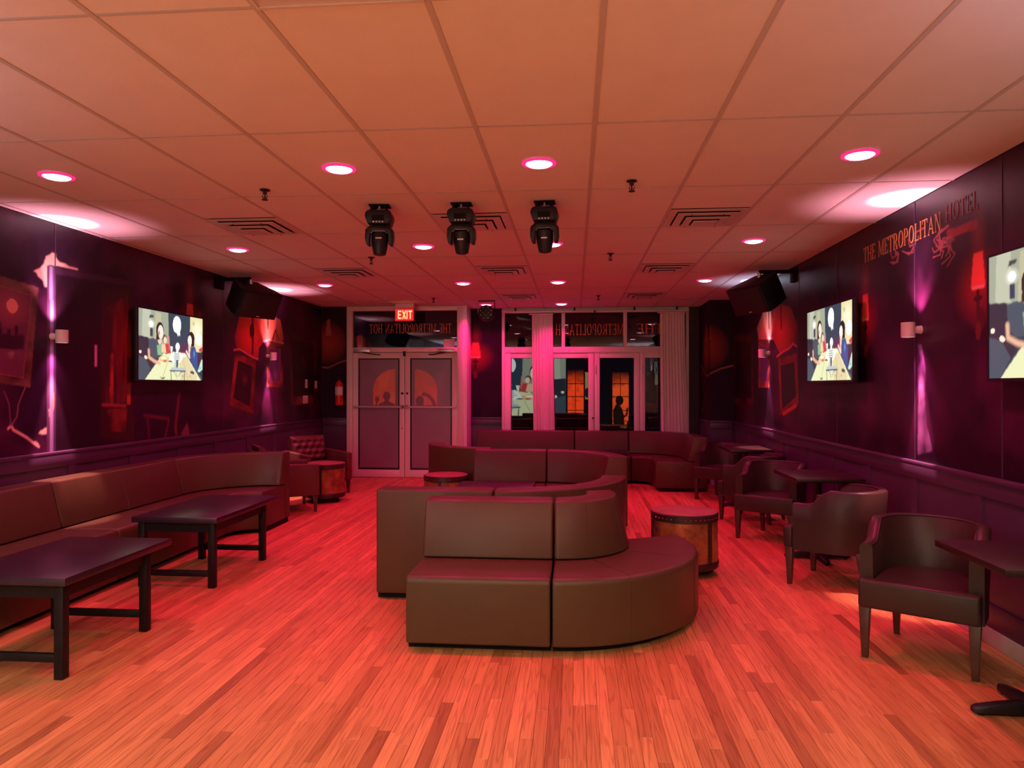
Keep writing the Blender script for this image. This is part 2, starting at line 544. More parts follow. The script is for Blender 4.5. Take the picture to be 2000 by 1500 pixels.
# ---------------------------------------------------------------- ceiling: 2 x 4 ft lay-in tiles in a white grid
ceiling = struct(MB().box((XL - 0.1, YF, CZ + 0.03), (XR + 0.1, YB + 0.4, CZ + 0.13)).build('ceiling', 'plenum'))
TW, TL = 0.6096, 1.2192
GX0, GY0 = -3.555, 2.440
xs = [XL] + [GX0 + i * TW for i in range(-1, 10) if XL + 0.03 < GX0 + i * TW < XR] + [XR]
ys = [GY0 + j * TL for j in range(-2, 9)]
ys = [y for y in ys if y < YB - 0.05] + [YB]
VENT_X = (-2.64, -0.81, 1.02)
VENT_Y = (5.792, 8.231, 10.669)
vents = [(x, y) for y in VENT_Y for x in VENT_X if not (x == -2.64 and y > 10)]
tile_data = {}
def tile(x0, x1, y0, y1):
    key = (round(x1 - x0, 3), round(y1 - y0, 3))
    if key not in tile_data:
        w_, l_ = key
        b = MB().box((-w_ / 2 + .010, -l_ / 2 + .010, 0.0), (w_ / 2 - .010, l_ / 2 - .010, 0.016))
        me = bpy.data.meshes.new('ceiling_tile'); me.from_pydata(b.v, [], b.f); me.materials.append(M['tile'])
        tile_data[key] = me
    o = bpy.data.objects.new('ceiling_tile', tile_data[key])
    o.location = ((x0 + x1) / 2, (y0 + y1) / 2, CZ + 0.003)
    link(o, ceiling)
for a, b in zip(xs[:-1], xs[1:]):
    for c, d in zip(ys[:-1], ys[1:]):
        v = [q for q in vents if a < q[0] < b and c < q[1] < d]
        if v:
            tile(a, b, c, d - TW)
        else:
            tile(a, b, c, d)
for x in xs[1:-1]:
    MB().box((x - .012, ys[0], CZ - .001), (x + .012, YB, CZ + .028)).build('main_tee', 'tee', ceiling)
for y in ys[1:-1]:
    for a, b in zip(xs[:-1], xs[1:]):
        MB().box((a + (.012 if a > XL else 0), y - .006, CZ + .0005), (b - (.012 if b < XR else 0), y + .006, CZ + .025)).build('cross_tee', 'tee', ceiling)

# ---------------------------------------------------------------- side walls with printed mural, wainscot, chair rail, baseboard
wall_left = struct(MB().box((XL - 0.12, YF, 0), (XL, YB + 0.3, CZ + .03)).build('wall_left', 'wallpaint'))
wall_right = struct(MB().box((XR, YF, 0), (XR + 0.12, YB + 0.3, CZ + .03)).build('wall_right', 'wallpaint'))
wall_front = struct(MB().box((XL - .12, YF - 0.12, 0), (XR + .12, YF, CZ + .03)).build('wall_front', 'wallpaint'))

def wainscot(side, parent, y0, y1, first):
    X = XL if side < 0 else XR
    def bx(t0, t1, ya, yb, za, zb):
        a, b = X - side * t0, X - side * t1
        return MB().box((min(a, b), ya, za), (max(a, b), yb, zb))
    bx(0, .008, y0, y1, .0, .955).build('wainscot_panel', 'wainscot', parent)
    bx(.008, .022, y0, y1, .86, .955).build('wainscot_top_rail', 'wainscot', parent, bevel=.003)
    bx(.008, .022, y0, y1, .10, .24).build('wainscot_bottom_rail', 'wainscot', parent, bevel=.003)
    y = first
    while y < y1:
        bx(.008, .0195, y - .04, y + .04, .24, .86).build('wainscot_stile', 'wainscot', parent)
        y += .82
    r = struct(bx(0, .038, y0, y1, .955, .988).build('trim_1' if side < 0 else 'trim_2', 'wainscot', bevel=.008))
    b = struct(bx(.0, .026, y0, y1, .0, .105).build('baseboard_left' if side < 0 else 'baseboard_right', 'baseboard', bevel=.006))
wainscot(-1, wall_left, YF, YD, 1.62)
wainscot(1, wall_right, YF, 11.33, 1.30)

# ---- mural of the left wall (u = y along the wall, v = height)
PUR = np.array((0.020, 0.004, 0.022))
def mural_base(u0, u1, seed):
    c = Canvas(u0, u1, 0.955, CZ, 0.008, PUR)
    n = fbm(c.nv, c.nu, (4, 4 * c.nu / c.nv), 5, seed)
    n2 = fbm(c.nv, c.nu, (10, 8 * c.nu / c.nv), 4, seed + 1)
    k = np.clip((n - 0.42) * 3.2, 0, 1)[..., None]
    c.c = c.c * (0.45 + 1.1 * n2[..., None]) * (1 - k) + np.array((0.095, 0.012, 0.068)) * (0.55 + 0.8 * n2[..., None]) * k
    return c, n, n2

def sconce_print(c, u, v, s=1.0, du=1.0):
    """printed old wall lamp: glowing shade above a candle arm with a halo"""
    c.ell(u, v - .10 * s, .30 * s, .26 * s, (0.42, 0.035, 0.025), .75, p=1.1)
    c.ell(u, v + .22 * s, .12 * s, .22 * s, (0.40, 0.05, 0.05), .55, p=1.2)
    c.poly([(u - .050 * s, v + .11 * s), (u + .050 * s, v + .11 * s), (u + .078 * s, v - .09 * s), (u - .078 * s, v - .09 * s)], (0.95, 0.13, 0.09))
    c.poly([(u - .078 * s, v - .09 * s), (u + .078 * s, v - .09 * s), (u + .065 * s, v - .115 * s), (u - .065 * s, v - .115 * s)], (1.0, 0.42, 0.30))
    c.poly([(u - .014 * s, v - .115 * s), (u + .014 * s, v - .115 * s), (u + .014 * s, v - .33 * s), (u - .014 * s, v - .33 * s)], (0.05, 0.01, 0.01))
    c.ell(u, v - .17 * s, .05 * s, .018 * s, (0.05, 0.01, 0.01), 1, hard=True)
    c.ell(u - .03 * s, v - .30 * s, .045 * s, .07 * s, (0.07, 0.012, 0.012), .9, hard=True)
    c.ell(u, v - .37 * s, .03 * s, .06 * s, (0.16, 0.03, 0.02), .8, hard=True)

def frame_print(c, q, wdt, gold, inside, n2):
    """printed picture frame: four outer corners, width, gold tone, picture tone"""
    gold = tuple(g * .5 for g in gold)
    c.poly(q, gold, 1.0)
    m = c.mask(q)
    c.c = np.where(m[..., None], c.c * np.clip(3.2 * (n2[..., None] - .22), .12, 1.9), c.c)
    cu = sum(p[0] for p in q) / 4; cv = sum(p[1] for p in q) / 4
    def sh(p, w_):
        du, dv = cu - p[0], cv - p[1]
        return (p[0] + math.copysign(w_, du), p[1] + math.copysign(w_, dv))
    qi = [sh(p, wdt) for p in q]
    c.line(qi + [qi[0]], .008, (gold[0] * 1.8, gold[1] * 1.8, gold[2] * 1.8))
    c.poly(qi, inside)
    return qi

cL, nL, nL2 = mural_base(3.6, YD, 3)
# skyline picture in a carved frame
q = [(4.337, 2.390), (5.349, 2.304), (5.264, 1.512), (4.339, 1.611)]
qi = frame_print(cL, q, .075, (0.34, 0.12, 0.13), (0.15, 0.03, 0.085), nL2)
moon = [(5.083, 2.128)][0]
cL.ell(moon[0], moon[1], .22, .18, (0.42, 0.09, 0.13), .8, clip=qi)
cL.ell(moon[0], moon[1], .055, .055, (0.85, 0.30, 0.26), 1, hard=True, clip=qi)
sky = [(4.696, 1.880), (4.967, 1.956), (4.967, 2.001), (4.981, 2.003), (4.986, 1.912), (5.035, 1.915), (5.035, 1.950), (5.069, 1.953), (5.069, 1.902), (5.104, 1.905), (5.104, 1.983), (5.139, 1.986), (5.139, 1.907), (5.175, 1.926), (5.206, 1.904), (5.196, 1.805), (4.697, 1.790)]
cL.poly(sky, (0.035, 0.006, 0.03))
cL.poly([(4.697, 1.776), (5.196, 1.793), (5.186, 1.599), (4.697, 1.617)], (0.20, 0.07, 0.13), .55, noise=nL2, lo=.35)
cL.poly([(5.045, 1.778), (5.099, 1.780), (5.089, 1.687), (5.055, 1.686)], (0.5, 0.25, 0.3), .6, noise=nL2, lo=.35)
# plaster showing round the painted door
PL = (0.85, 0.50, 0.44)
cL.poly([(5.300, 2.426), (5.365, 2.461), (5.409, 2.505), (5.431, 2.567), (5.471, 2.582), (5.488, 2.602), (5.534, 2.610), (5.546, 2.566), (5.581, 2.547), (5.641, 2.545), (5.672, 2.533), (5.727, 2.524), (5.802, 2.524), (5.802, 2.511), (5.666, 2.514), (5.546, 2.507), (5.466, 2.502), (5.449, 2.475), (5.443, 2.317), (5.415, 2.321), (5.398, 2.360), (5.376, 2.377), (5.343, 2.392), (5.332, 2.415)], PL)
cL.poly([(5.445, 1.190), (5.445, 1.136), (5.400, 1.135), (5.351, 1.146), (5.378, 1.165), (5.412, 1.179)], PL)
cL.poly([(5.302, 1.089), (5.335, 1.079), (5.362, 1.048), (5.324, 1.047)], PL)
cL.line([(5.046, 1.201), (5.075, 1.223), (5.095, 1.190), (5.166, 1.155), (5.228, 1.123), (5.302, 1.073), (5.357, 1.040)], .012, PL)
cL.line([(5.217, 1.520), (5.145, 1.383), (5.130, 1.286), (5.075, 1.223)], .008, (0.24, 0.10, 0.16))
cL.line([(5.006, 1.482), (5.055, 1.385), (5.070, 1.223)], .006, (0.22, 0.09, 0.15))
# painted door: jamb and dark leaf
cL.poly([(5.443, 2.498), (5.802, 2.511), (6.592, 2.543), (6.594, 0.961), (5.446, 0.983)], (0.020, 0.006, 0.018))
cL.poly([(5.443, 2.498), (5.471, 2.495), (5.474, 0.985), (5.446, 0.983)], (0.10, 0.035, 0.10))
cL.poly([(5.471, 2.495), (5.511, 2.493), (5.514, 0.985), (5.474, 0.985)], (0.34, 0.22, 0.46))  # jamb moulding, its lit look put into the colour
cL.poly([(5.511, 2.493), (5.535, 2.493), (5.537, 0.983), (5.514, 0.985)], (0.12, 0.05, 0.16))
cL.poly([(5.535, 2.493), (6.592, 2.533), (6.592, 2.484), (5.535, 2.438)], (0.055, 0.018, 0.055))
cL.poly([(5.496, 1.457), (5.525, 1.474), (5.531, 1.373), (5.513, 1.319), (5.496, 1.353)], (0.75, 0.25, 0.2))
cL.poly([(5.462, 1.334), (5.479, 1.341), (5.485, 1.283), (5.468, 1.267)], (0.6, 0.3, 0.3))
cL.poly([(6.021, 1.887), (6.048, 1.889), (6.049, 1.697), (6.021, 1.697)], (0.70, 0.30, 0.55))
# charred panelling beside the door
cL.poly([(6.096, 2.388), (6.576, 2.471), (6.594, 0.990), (6.098, 1.047)], (0.040, 0.010, 0.014))
str_n = fbm(cL.nv, cL.nu, (3, 90), 3, 21)
cL.poly([(6.160, 2.238), (6.560, 2.405), (6.562, 1.372), (6.161, 1.357)], (0.22, 0.026, 0.02), .85, noise=str_n, lo=.42)
cL.poly([(6.240, 1.825), (6.284, 1.827), (6.284, 1.354), (6.226, 1.332)], (0.52, 0.06, 0.03), .8, noise=nL2, lo=.4)
cL.poly([(6.473, 2.418), (6.552, 2.404), (6.553, 1.790), (6.482, 1.787)], (0.50, 0.05, 0.03), .7, noise=str_n, lo=.40)
cL.poly([(6.482, 1.544), (6.545, 1.554), (6.538, 1.348), (6.482, 1.339)], (0.60, 0.10, 0.05), .8, noise=nL2, lo=.35)
cL.poly([(6.112, 1.368), (6.467, 1.350), (6.467, 1.320), (6.112, 1.340)], (0.36, 0.05, 0.05), .8)
cL.poly([(6.197, 1.310), (6.482, 1.310), (6.467, 1.083), (6.212, 1.113)], (0.34, 0.05, 0.03), .85, noise=nL2, lo=.38)
# chairs painted under the screen
cL.line([(6.760, 1.231), (7.192, 1.181), (7.116, 0.961)], .02, (0.13, 0.02, 0.04))
cL.line([(6.811, 1.213), (6.846, 0.981)], .02, (0.10, 0.02, 0.035))
cL.line([(7.387, 1.436), (7.318, 1.082), (7.348, 0.933)], .03, (0.16, 0.03, 0.05))
cL.poly([(7.438, 1.020), (7.552, 1.125), (7.615, 0.924), (7.408, 0.917)], (0.20, 0.06, 0.10))
# lamp behind the screen, smoke
u, v = [(7.603, 2.328)][0]
sconce_print(cL, u, v - .02, 1.15)
cL.poly([(7.788, 2.359), (7.844, 2.364), (7.833, 1.577), (7.789, 1.577)], (0.45, 0.04, 0.03), .7, noise=str_n, lo=.4)
# torn paper with two lamp halos
u, v = [(9.134, 2.227)][0]
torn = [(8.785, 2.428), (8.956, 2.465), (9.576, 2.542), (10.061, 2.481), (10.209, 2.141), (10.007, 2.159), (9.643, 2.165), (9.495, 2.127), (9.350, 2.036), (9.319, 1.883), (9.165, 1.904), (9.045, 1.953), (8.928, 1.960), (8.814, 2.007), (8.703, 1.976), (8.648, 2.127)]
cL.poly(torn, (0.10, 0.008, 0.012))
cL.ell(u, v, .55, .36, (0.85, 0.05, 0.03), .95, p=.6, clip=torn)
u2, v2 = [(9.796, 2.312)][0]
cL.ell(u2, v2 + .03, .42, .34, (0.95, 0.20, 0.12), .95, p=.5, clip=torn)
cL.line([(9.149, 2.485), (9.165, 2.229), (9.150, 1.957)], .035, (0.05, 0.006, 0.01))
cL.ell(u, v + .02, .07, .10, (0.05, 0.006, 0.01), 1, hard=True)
cL.line([(9.643, 2.535), (9.626, 2.334)], .03, (0.05, 0.006, 0.01))
cL.line([(9.779, 2.173), (9.883, 2.319), (10.007, 2.188)], .014, (0.10, 0.01, 0.01))
cL.line([(8.634, 1.972), (8.786, 1.993), (8.957, 1.949), (9.165, 1.904), (9.319, 1.883)], .016, (0.62, 0.13, 0.10))
cL.line([(9.478, 2.133), (9.677, 2.167), (9.918, 2.153), (10.153, 2.145)], .018, (0.75, 0.25, 0.18))
for a_ in range(7):
    cL.line([(u + .25, v - .06), (u + .25 + .28 * math.cos(a_), v - .06 + .2 * math.sin(a_ * 1.3))], .006, (0.35, 0.06, 0.06))
frame_print(cL, [(8.662, 1.935), (9.257, 1.867), (9.166, 1.159), (8.528, 1.285)], .085, (0.40, 0.055, 0.035), (0.022, 0.005, 0.012), nL2)
cL.ell(*[(8.928, 1.604)][0], .10, .10, (0.16, 0.025, 0.03), .8)
frame_print(cL, [(9.593, 2.133), (10.153, 2.138), (10.135, 1.503), (9.594, 1.511)], .085, (0.42, 0.10, 0.075), (0.14, 0.06, 0.18), nL2)
cL.ell(*[(9.901, 1.678)][0], .10, .10, (0.35, 0.18, 0.55), .9)
frame_print(cL, [(10.399, 2.305), (11.510, 2.301), (11.487, 1.264), (10.439, 1.249)], .085, (0.16, 0.03, 0.028), (0.016, 0.004, 0.010), nL2)
cL.ell(*[(10.949, 1.911)][0], .12, .16, (0.13, 0.03, 0.03), .9)
cL.poly([(10.439, 1.356), (11.325, 1.376), (11.371, 1.242), (10.478, 1.232)], (0.24, 0.06, 0.05), .8, noise=nL2, lo=.35)
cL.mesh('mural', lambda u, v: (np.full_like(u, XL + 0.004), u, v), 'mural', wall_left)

# ---- mural of the right wall
cR, nR, nR2 = mural_base(2.9, 11.33, 9)
cR.c *= 0.72
# dark fascia behind the lettering
cR.poly([(6.404, 2.769), (4.957, 2.763), (4.958, 2.578), (6.405, 2.505)], (0.026, 0.007, 0.022), .8)
cR.poly([(4.971, 2.550), (4.608, 2.537), (4.608, 2.481), (4.958, 2.490)], (0.52, 0.035, 0.055), .8, noise=nR2, lo=.3)
rsd = np.random.RandomState(5)
for p0 in [(5.038, 2.465), (4.991, 2.477), (5.065, 2.443), (4.958, 2.443), (5.400, 2.548), (5.671, 2.524)]:
    for k in range(5):
        a_ = rsd.rand() * 6.28; r_ = .05 + .10 * rsd.rand()
        cR.line([p0, (p0[0] + r_ * math.cos(a_), p0[1] + r_ * math.sin(a_) * .6), (p0[0] + 1.5 * r_ * math.cos(a_ + .7), p0[1] + .9 * r_ * math.sin(a_ + .7))], .006, (0.48, 0.10, 0.13))
u, v = [(4.598, 2.217)][0]
sconce_print(cR, u, v + .01, 1.0)
u, v = [(6.298, 2.185)][0]
sconce_print(cR, u, v + .0, 1.0)
# purple light streak below the wall light, painted into the mural
st = fbm(cR.nv, cR.nu, (8, 60), 4, 33)
cR.poly([(5.388, 1.821), (5.312, 1.816), (5.253, 1.641), (5.269, 1.426), (5.241, 1.248), (5.155, 1.077), (5.377, 1.028), (5.359, 1.497)], (0.34, 0.14, 0.40), .9, noise=st, lo=.36)
# far end: torn paper, halo, frames
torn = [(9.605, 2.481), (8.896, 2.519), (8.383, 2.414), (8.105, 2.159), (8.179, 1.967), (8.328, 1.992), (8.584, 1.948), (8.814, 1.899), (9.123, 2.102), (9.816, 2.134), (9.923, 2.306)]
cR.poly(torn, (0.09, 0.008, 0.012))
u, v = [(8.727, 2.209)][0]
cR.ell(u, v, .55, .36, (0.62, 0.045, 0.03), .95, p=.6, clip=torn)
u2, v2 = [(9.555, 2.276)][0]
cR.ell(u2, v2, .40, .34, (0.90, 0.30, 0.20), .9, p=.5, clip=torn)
cR.line([(8.788, 2.488), (8.769, 2.213)], .03, (0.05, 0.006, 0.01))
cR.line([(9.332, 2.472), (9.309, 2.257)], .03, (0.05, 0.006, 0.01))
cR.line([(9.843, 2.136), (9.432, 2.135), (9.146, 2.110)], .018, (0.70, 0.22, 0.16))
cR.line([(8.966, 1.880), (8.687, 1.929), (8.464, 1.953), (8.309, 1.997), (8.179, 1.961)], .016, (0.62, 0.14, 0.10))
frame_print(cR, [(8.900, 1.853), (8.179, 1.882), (8.110, 1.318), (8.818, 1.166)], .085, (0.36, 0.045, 0.03), (0.022, 0.005, 0.012), nR2)
cR.poly([(8.733, 1.211), (8.201, 1.327), (8.183, 1.288), (8.692, 1.171)], (0.60, 0.09, 0.05), .8)
frame_print(cR, [(9.843, 2.149), (9.287, 2.100), (9.291, 1.501), (9.847, 1.500)], .085, (0.42, 0.10, 0.075), (0.10, 0.05, 0.14), nR2)
frame_print(cR, [(11.293, 2.299), (10.118, 2.217), (10.125, 1.267), (11.301, 1.253)], .085, (0.18, 0.03, 0.04), (0.016, 0.004, 0.010), nR2)
cR.ell(*[(10.723, 1.923)][0], .12, .16, (0.11, 0.025, 0.03), .9)
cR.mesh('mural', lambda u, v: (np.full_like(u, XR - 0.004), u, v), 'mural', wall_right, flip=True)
# raised seams between the printed sheets
for par, X, yy in ((wall_left, XL, (5.53, 8.35, 9.92)), (wall_right, XR, (4.35, 5.412, 6.95, 8.1))):
    sg = 1 if X < 0 else -1
    for y in yy:
        a, b = X + sg * .003, X + sg * .0075
        MB().box((min(a, b), y - .004, .99), (max(a, b), y + .004, CZ - .001)).build('mural_seam', 'wainscot', par)

# ---------------------------------------------------------------- lettering
def ringpts(cx, cz, rx, rz, a0, a1, n):
    return [(cx + rx * math.cos(a0 + (a1 - a0) * i / n), cz + rz * math.sin(a0 + (a1 - a0) * i / n)) for i in range(n + 1)]
def strip(outer, inner):
    return [[outer[i], outer[i + 1], inner[i + 1], inner[i]] for i in range(len(outer) - 1)]
def R_(x0, z0, x1, z1): return [(x0, z0), (x1, z0), (x1, z1), (x0, z1)]
def serif(x0, x1): return [R_(x0 - .06, 0, x1 + .06, .05), R_(x0 - .06, .95, x1 + .06, 1)]
def glyph(ch):
    if ch == 'T': return .70, [R_(.285, .05, .415, .92), R_(.21, 0, .49, .05), R_(.0, .92, .70, 1), R_(0, .76, .05, .92), R_(.65, .76, .70, .92)]
    if ch == 'H': return .78, [R_(.08, .05, .20, .95), R_(.58, .05, .70, .95), R_(.20, .47, .58, .54)] + serif(.08, .20) + serif(.58, .70)
    if ch == 'E': return .64, [R_(.08, .05, .20, .95), R_(.02, 0, .60, .06), R_(.02, .94, .58, 1), R_(.20, .47, .44, .54), R_(.40, .40, .44, .61), R_(.55, .06, .60, .22), R_(.53, .80, .58, .94)]
    if ch == 'M': return .98, [R_(.08, .05, .13, 1), R_(.76, .05, .88, 1), [(.08, 1), (.20, 1), (.50, .12), (.44, .06)], [(.76, 1), (.80, 1), (.50, .06), (.44, .06)], R_(.02, 0, .19, .05), R_(.70, 0, .94, .05), R_(.0, .95, .13, 1), R_(.80, .95, .94, 1)]
    if ch == 'N': return .80, [R_(.10, .05, .15, .95), R_(.64, .0, .69, .95), [(.06, 1), (.20, 1), (.69, .0), (.60, .0)], R_(.03, 0, .22, .05), R_(.57, .95, .76, 1), R_(.0, .95, .15, 1)]
    if ch == 'I': return .36, [R_(.12, .05, .24, .95)] + serif(.12, .24)
    if ch == 'L': return .60, [R_(.08, .05, .20, .95), R_(.02, 0, .56, .06), R_(.02, .95, .26, 1), R_(.51, .06, .56, .24)]
    if ch == 'A': return .78, [[(.06, .05), (.11, .05), (.40, .92), (.37, 1)], [(.56, .05), (.70, .05), (.42, 1), (.36, 1)], R_(.20, .30, .58, .36), R_(0, 0, .19, .05), R_(.50, 0, .78, .05)]
    if ch == 'O': return .80, strip(ringpts(.40, .5, .37, .52, 0, 2 * PI, 20), ringpts(.40, .5, .24, .46, 0, 2 * PI, 20))
    if ch in 'PR':
        g = [R_(.08, .05, .20, .95), R_(.02, 0, .26, .05), R_(.02, .95, .20, 1), R_(.20, .95, .34, 1), R_(.20, .45, .34, .50)]
        g += strip(ringpts(.34, .725, .27, .275, -PI / 2, PI / 2, 8), ringpts(.34, .725, .14, .225, -PI / 2, PI / 2, 8))
        if ch == 'R': g += [[(.30, .48), (.42, .48), (.68, .05), (.54, .05)], R_(.54, 0, .74, .05)]
        return (.74 if ch == 'R' else .66), g
    if ch == 'X': return .70, [[(0, 0), (.20, 0), (.70, 1), (.50, 1)], [(.50, 0), (.70, 0), (.20, 1), (0, 1)]]
    return .40, []
glyph_mesh = {}
def letters(text, place, height, width, mat, parent, squeeze=None):
    """text laid from 0 to width; place(s, z) -> (location, rotation, mirror)"""
    tot = sum(glyph(c)[0] + .06 for c in text)
    kx = width / tot
    s = 0.0
    for ch in text:
        w_, polys = glyph(ch)
        if polys:
            key = (ch, mat)
            if key not in glyph_mesh:
                b = MB()
                for p in polys: b.prism(p, 0.0, 0.02, 'y')
                me = bpy.data.meshes.new('letter'); me.from_pydata(b.v, [], b.f); me.materials.append(M[mat])
                glyph_mesh[key] = me
            o = bpy.data.objects.new('letter', glyph_mesh[key])
            loc, rz, mir = place(s)
            o.location = loc
            o.rotation_euler = (0, 0, rz)
            o.scale = (kx * (-1 if mir else 1), 0.1, height)
            link(o, parent)
        s += (w_ + .06) * kx
letters('THE METROPOLITAN', lambda s: ((XR - .0065, 6.33 - s, 2.565), -PI / 2, False), .125, 1.30, 'letter', wall_right)
letters('HOTEL', lambda s: ((XR - .0065, 4.98 - s, 2.60), -PI / 2, False), .115, .40, 'letterdark', wall_right)  # in a darker red than the gold words before it

# ---------------------------------------------------------------- back of the room
wall_back = struct(MB().box((-1.83, YB, 0), (-1.24, YB + .15, CZ + .02)).build('wall_back', 'wallpaint'))
struct(MB().box((XL, YD, 0), (-3.80, YD + .15, CZ + .02)).build('wall_doorside', 'wallpaint'))
struct(MB().box((-1.83, YD + .02, 0), (-1.775, YB, CZ + .02)).build('wall_return', 'frame'))
struct(MB().box((1.91, YB, 0), (2.10, YB + .15, CZ + .02)).build('wall_window_end', 'wallpaint'))
struct(MB().box((-1.24, YB, CZ - .03), (1.91, YB + .15, CZ + .02)).build('wall_over_window', 'frame'))
column = struct(MB().box((2.085, 11.33, 0), (XR, YB + .15, CZ + .02)).build('wall_column', 'wallpaint'))
# print on pier, door side and column
def small_mural(name, u0, u1, place, parent, seed, lamp=None, flip=False, frame=None, halo=None):
    c = Canvas(u0, u1, .96, CZ, .0125, PUR)
    n = fbm(c.nv, c.nu, (5, 3), 4, seed); c.c = c.c * (0.5 + n[..., None])
    n2 = fbm(c.nv, c.nu, (20, 8), 3, seed + 1)
    if halo: c.ell(*halo, .34, .36, (0.40, 0.05, 0.03), .9, p=.7)
    if halo:
        c.line([(halo[0] - .5, halo[1] - .38), (halo[0], halo[1] - .42), (halo[0] + .2, halo[1] - .33), (halo[0] + .5, halo[1] - .25)], .014, (0.40, 0.09, 0.08))
        c.poly([(halo[0] - .02, halo[1] + .38), (halo[0] + .03, halo[1] + .40), (halo[0] + .05, halo[1] + .12), (halo[0] - .05, halo[1] + .12)], (0.42, 0.12, 0.10))
    if lamp: sconce_print(c, lamp[0], lamp[1], 1.15)
    if frame: frame_print(c, frame, .06, (0.15, 0.03, 0.03), (0.014, 0.004, 0.01), n2)
    return c.mesh(name, place, 'mural_dull', parent, flip)
small_mural('mural', -1.775, -1.245, lambda u, v: (u, np.full_like(u, YB - .004), v), wall_back, 41, lamp=(-1.70, 2.14))
small_mural('mural', XL + .01, -3.80, lambda u, v: (u, np.full_like(u, YD - .004), v), bpy.data.objects['wall_doorside'], 43, halo=(-4.12, 2.25))
small_mural('mural', 2.085, XR - .008, lambda u, v: (u, np.full_like(u, 11.33 - .004), v), column, 45, halo=(2.05, 2.12))
small_mural('mural', 11.33, YB, lambda u, v: (np.full_like(u, 2.085 - .004), u, v), column, 47, halo=(11.6, 2.1), flip=True, frame=[(11.75, 1.75), (12.2, 1.75), (12.2, 1.1), (11.75, 1.1)])
for x0, x1, y, par in ((-1.775, -1.245, YB, wall_back), (XL + .03, -3.80, YD, bpy.data.objects['wall_doorside']), (2.085, XR - .03, 11.33, column)):
    MB().box((x0, y - .012, 0), (x1, y - .001, .955)).build('wainscot_panel', 'wainscot', par)
    MB().box((x0, y - .026, .86), (x1, y - .012, .955)).build('wainscot_top_rail', 'wainscot', par, bevel=.003)
    MB().box((x0, y - .030, .955), (x1, y - .001, .988)).build('chair_rail', 'wainscot', par, bevel=.005)
    MB().box((x0, y - .026, 0), (x1, y - .012, .105)).build('baseboard', 'baseboard', par, bevel=.003)
MB().box((2.073, 11.33, 0), (2.084, YB, .955)).build('wainscot_panel', 'wainscot', column)
MB().box((2.055, 11.33, .955), (2.084, YB, .988)).build('chair_rail', 'wainscot', column, bevel=.005)

# pavement in the dark outside
struct(MB().box((-12, YB + .42, -.12), (12, YB + 14, -.02)).build('ground_outside', 'ground'))

# ---------------------------------------------------------------- double entrance door
DX0, DX1 = -3.795, -1.830
y0, y1 = YD - .03, YD + .09
door_frame = struct(MB().box((DX0, y0, 0), (DX0 + .10, y1, CZ - .001)).build('door_frame', 'frame', bevel=.004))
MB().box((DX1 - .10, y0, 0), (DX1, y1, CZ - .001)).build('jamb', 'frame', door_frame, bevel=.004)
MB().box((DX0 + .10, y0, 2.775), (DX1 - .10, y1, CZ - .001)).build('head_rail', 'frame', door_frame, bevel=.004)
MB().box((DX0 + .10, y0 - .01, 2.085), (DX1 - .10, y1, 2.165)).build('transom_bar', 'frame', door_frame, bevel=.004)
MB().box((DX0 + .10, YD + .028, 2.165), (DX1 - .10, YD + .036, 2.775)).build('transom_pane', 'glass', door_frame)
MB().box((DX1 - .33, YD + .012, 2.165), (DX1 - .15, YD + .026, 2.30)).build('sticker', 'paper', door_frame)
letters('THE METROPOLITAN HOT', lambda s: ((-2.03 - s, YD + .0245, 2.405), 0.0, True), .155, 1.40, 'letterdim', door_frame)
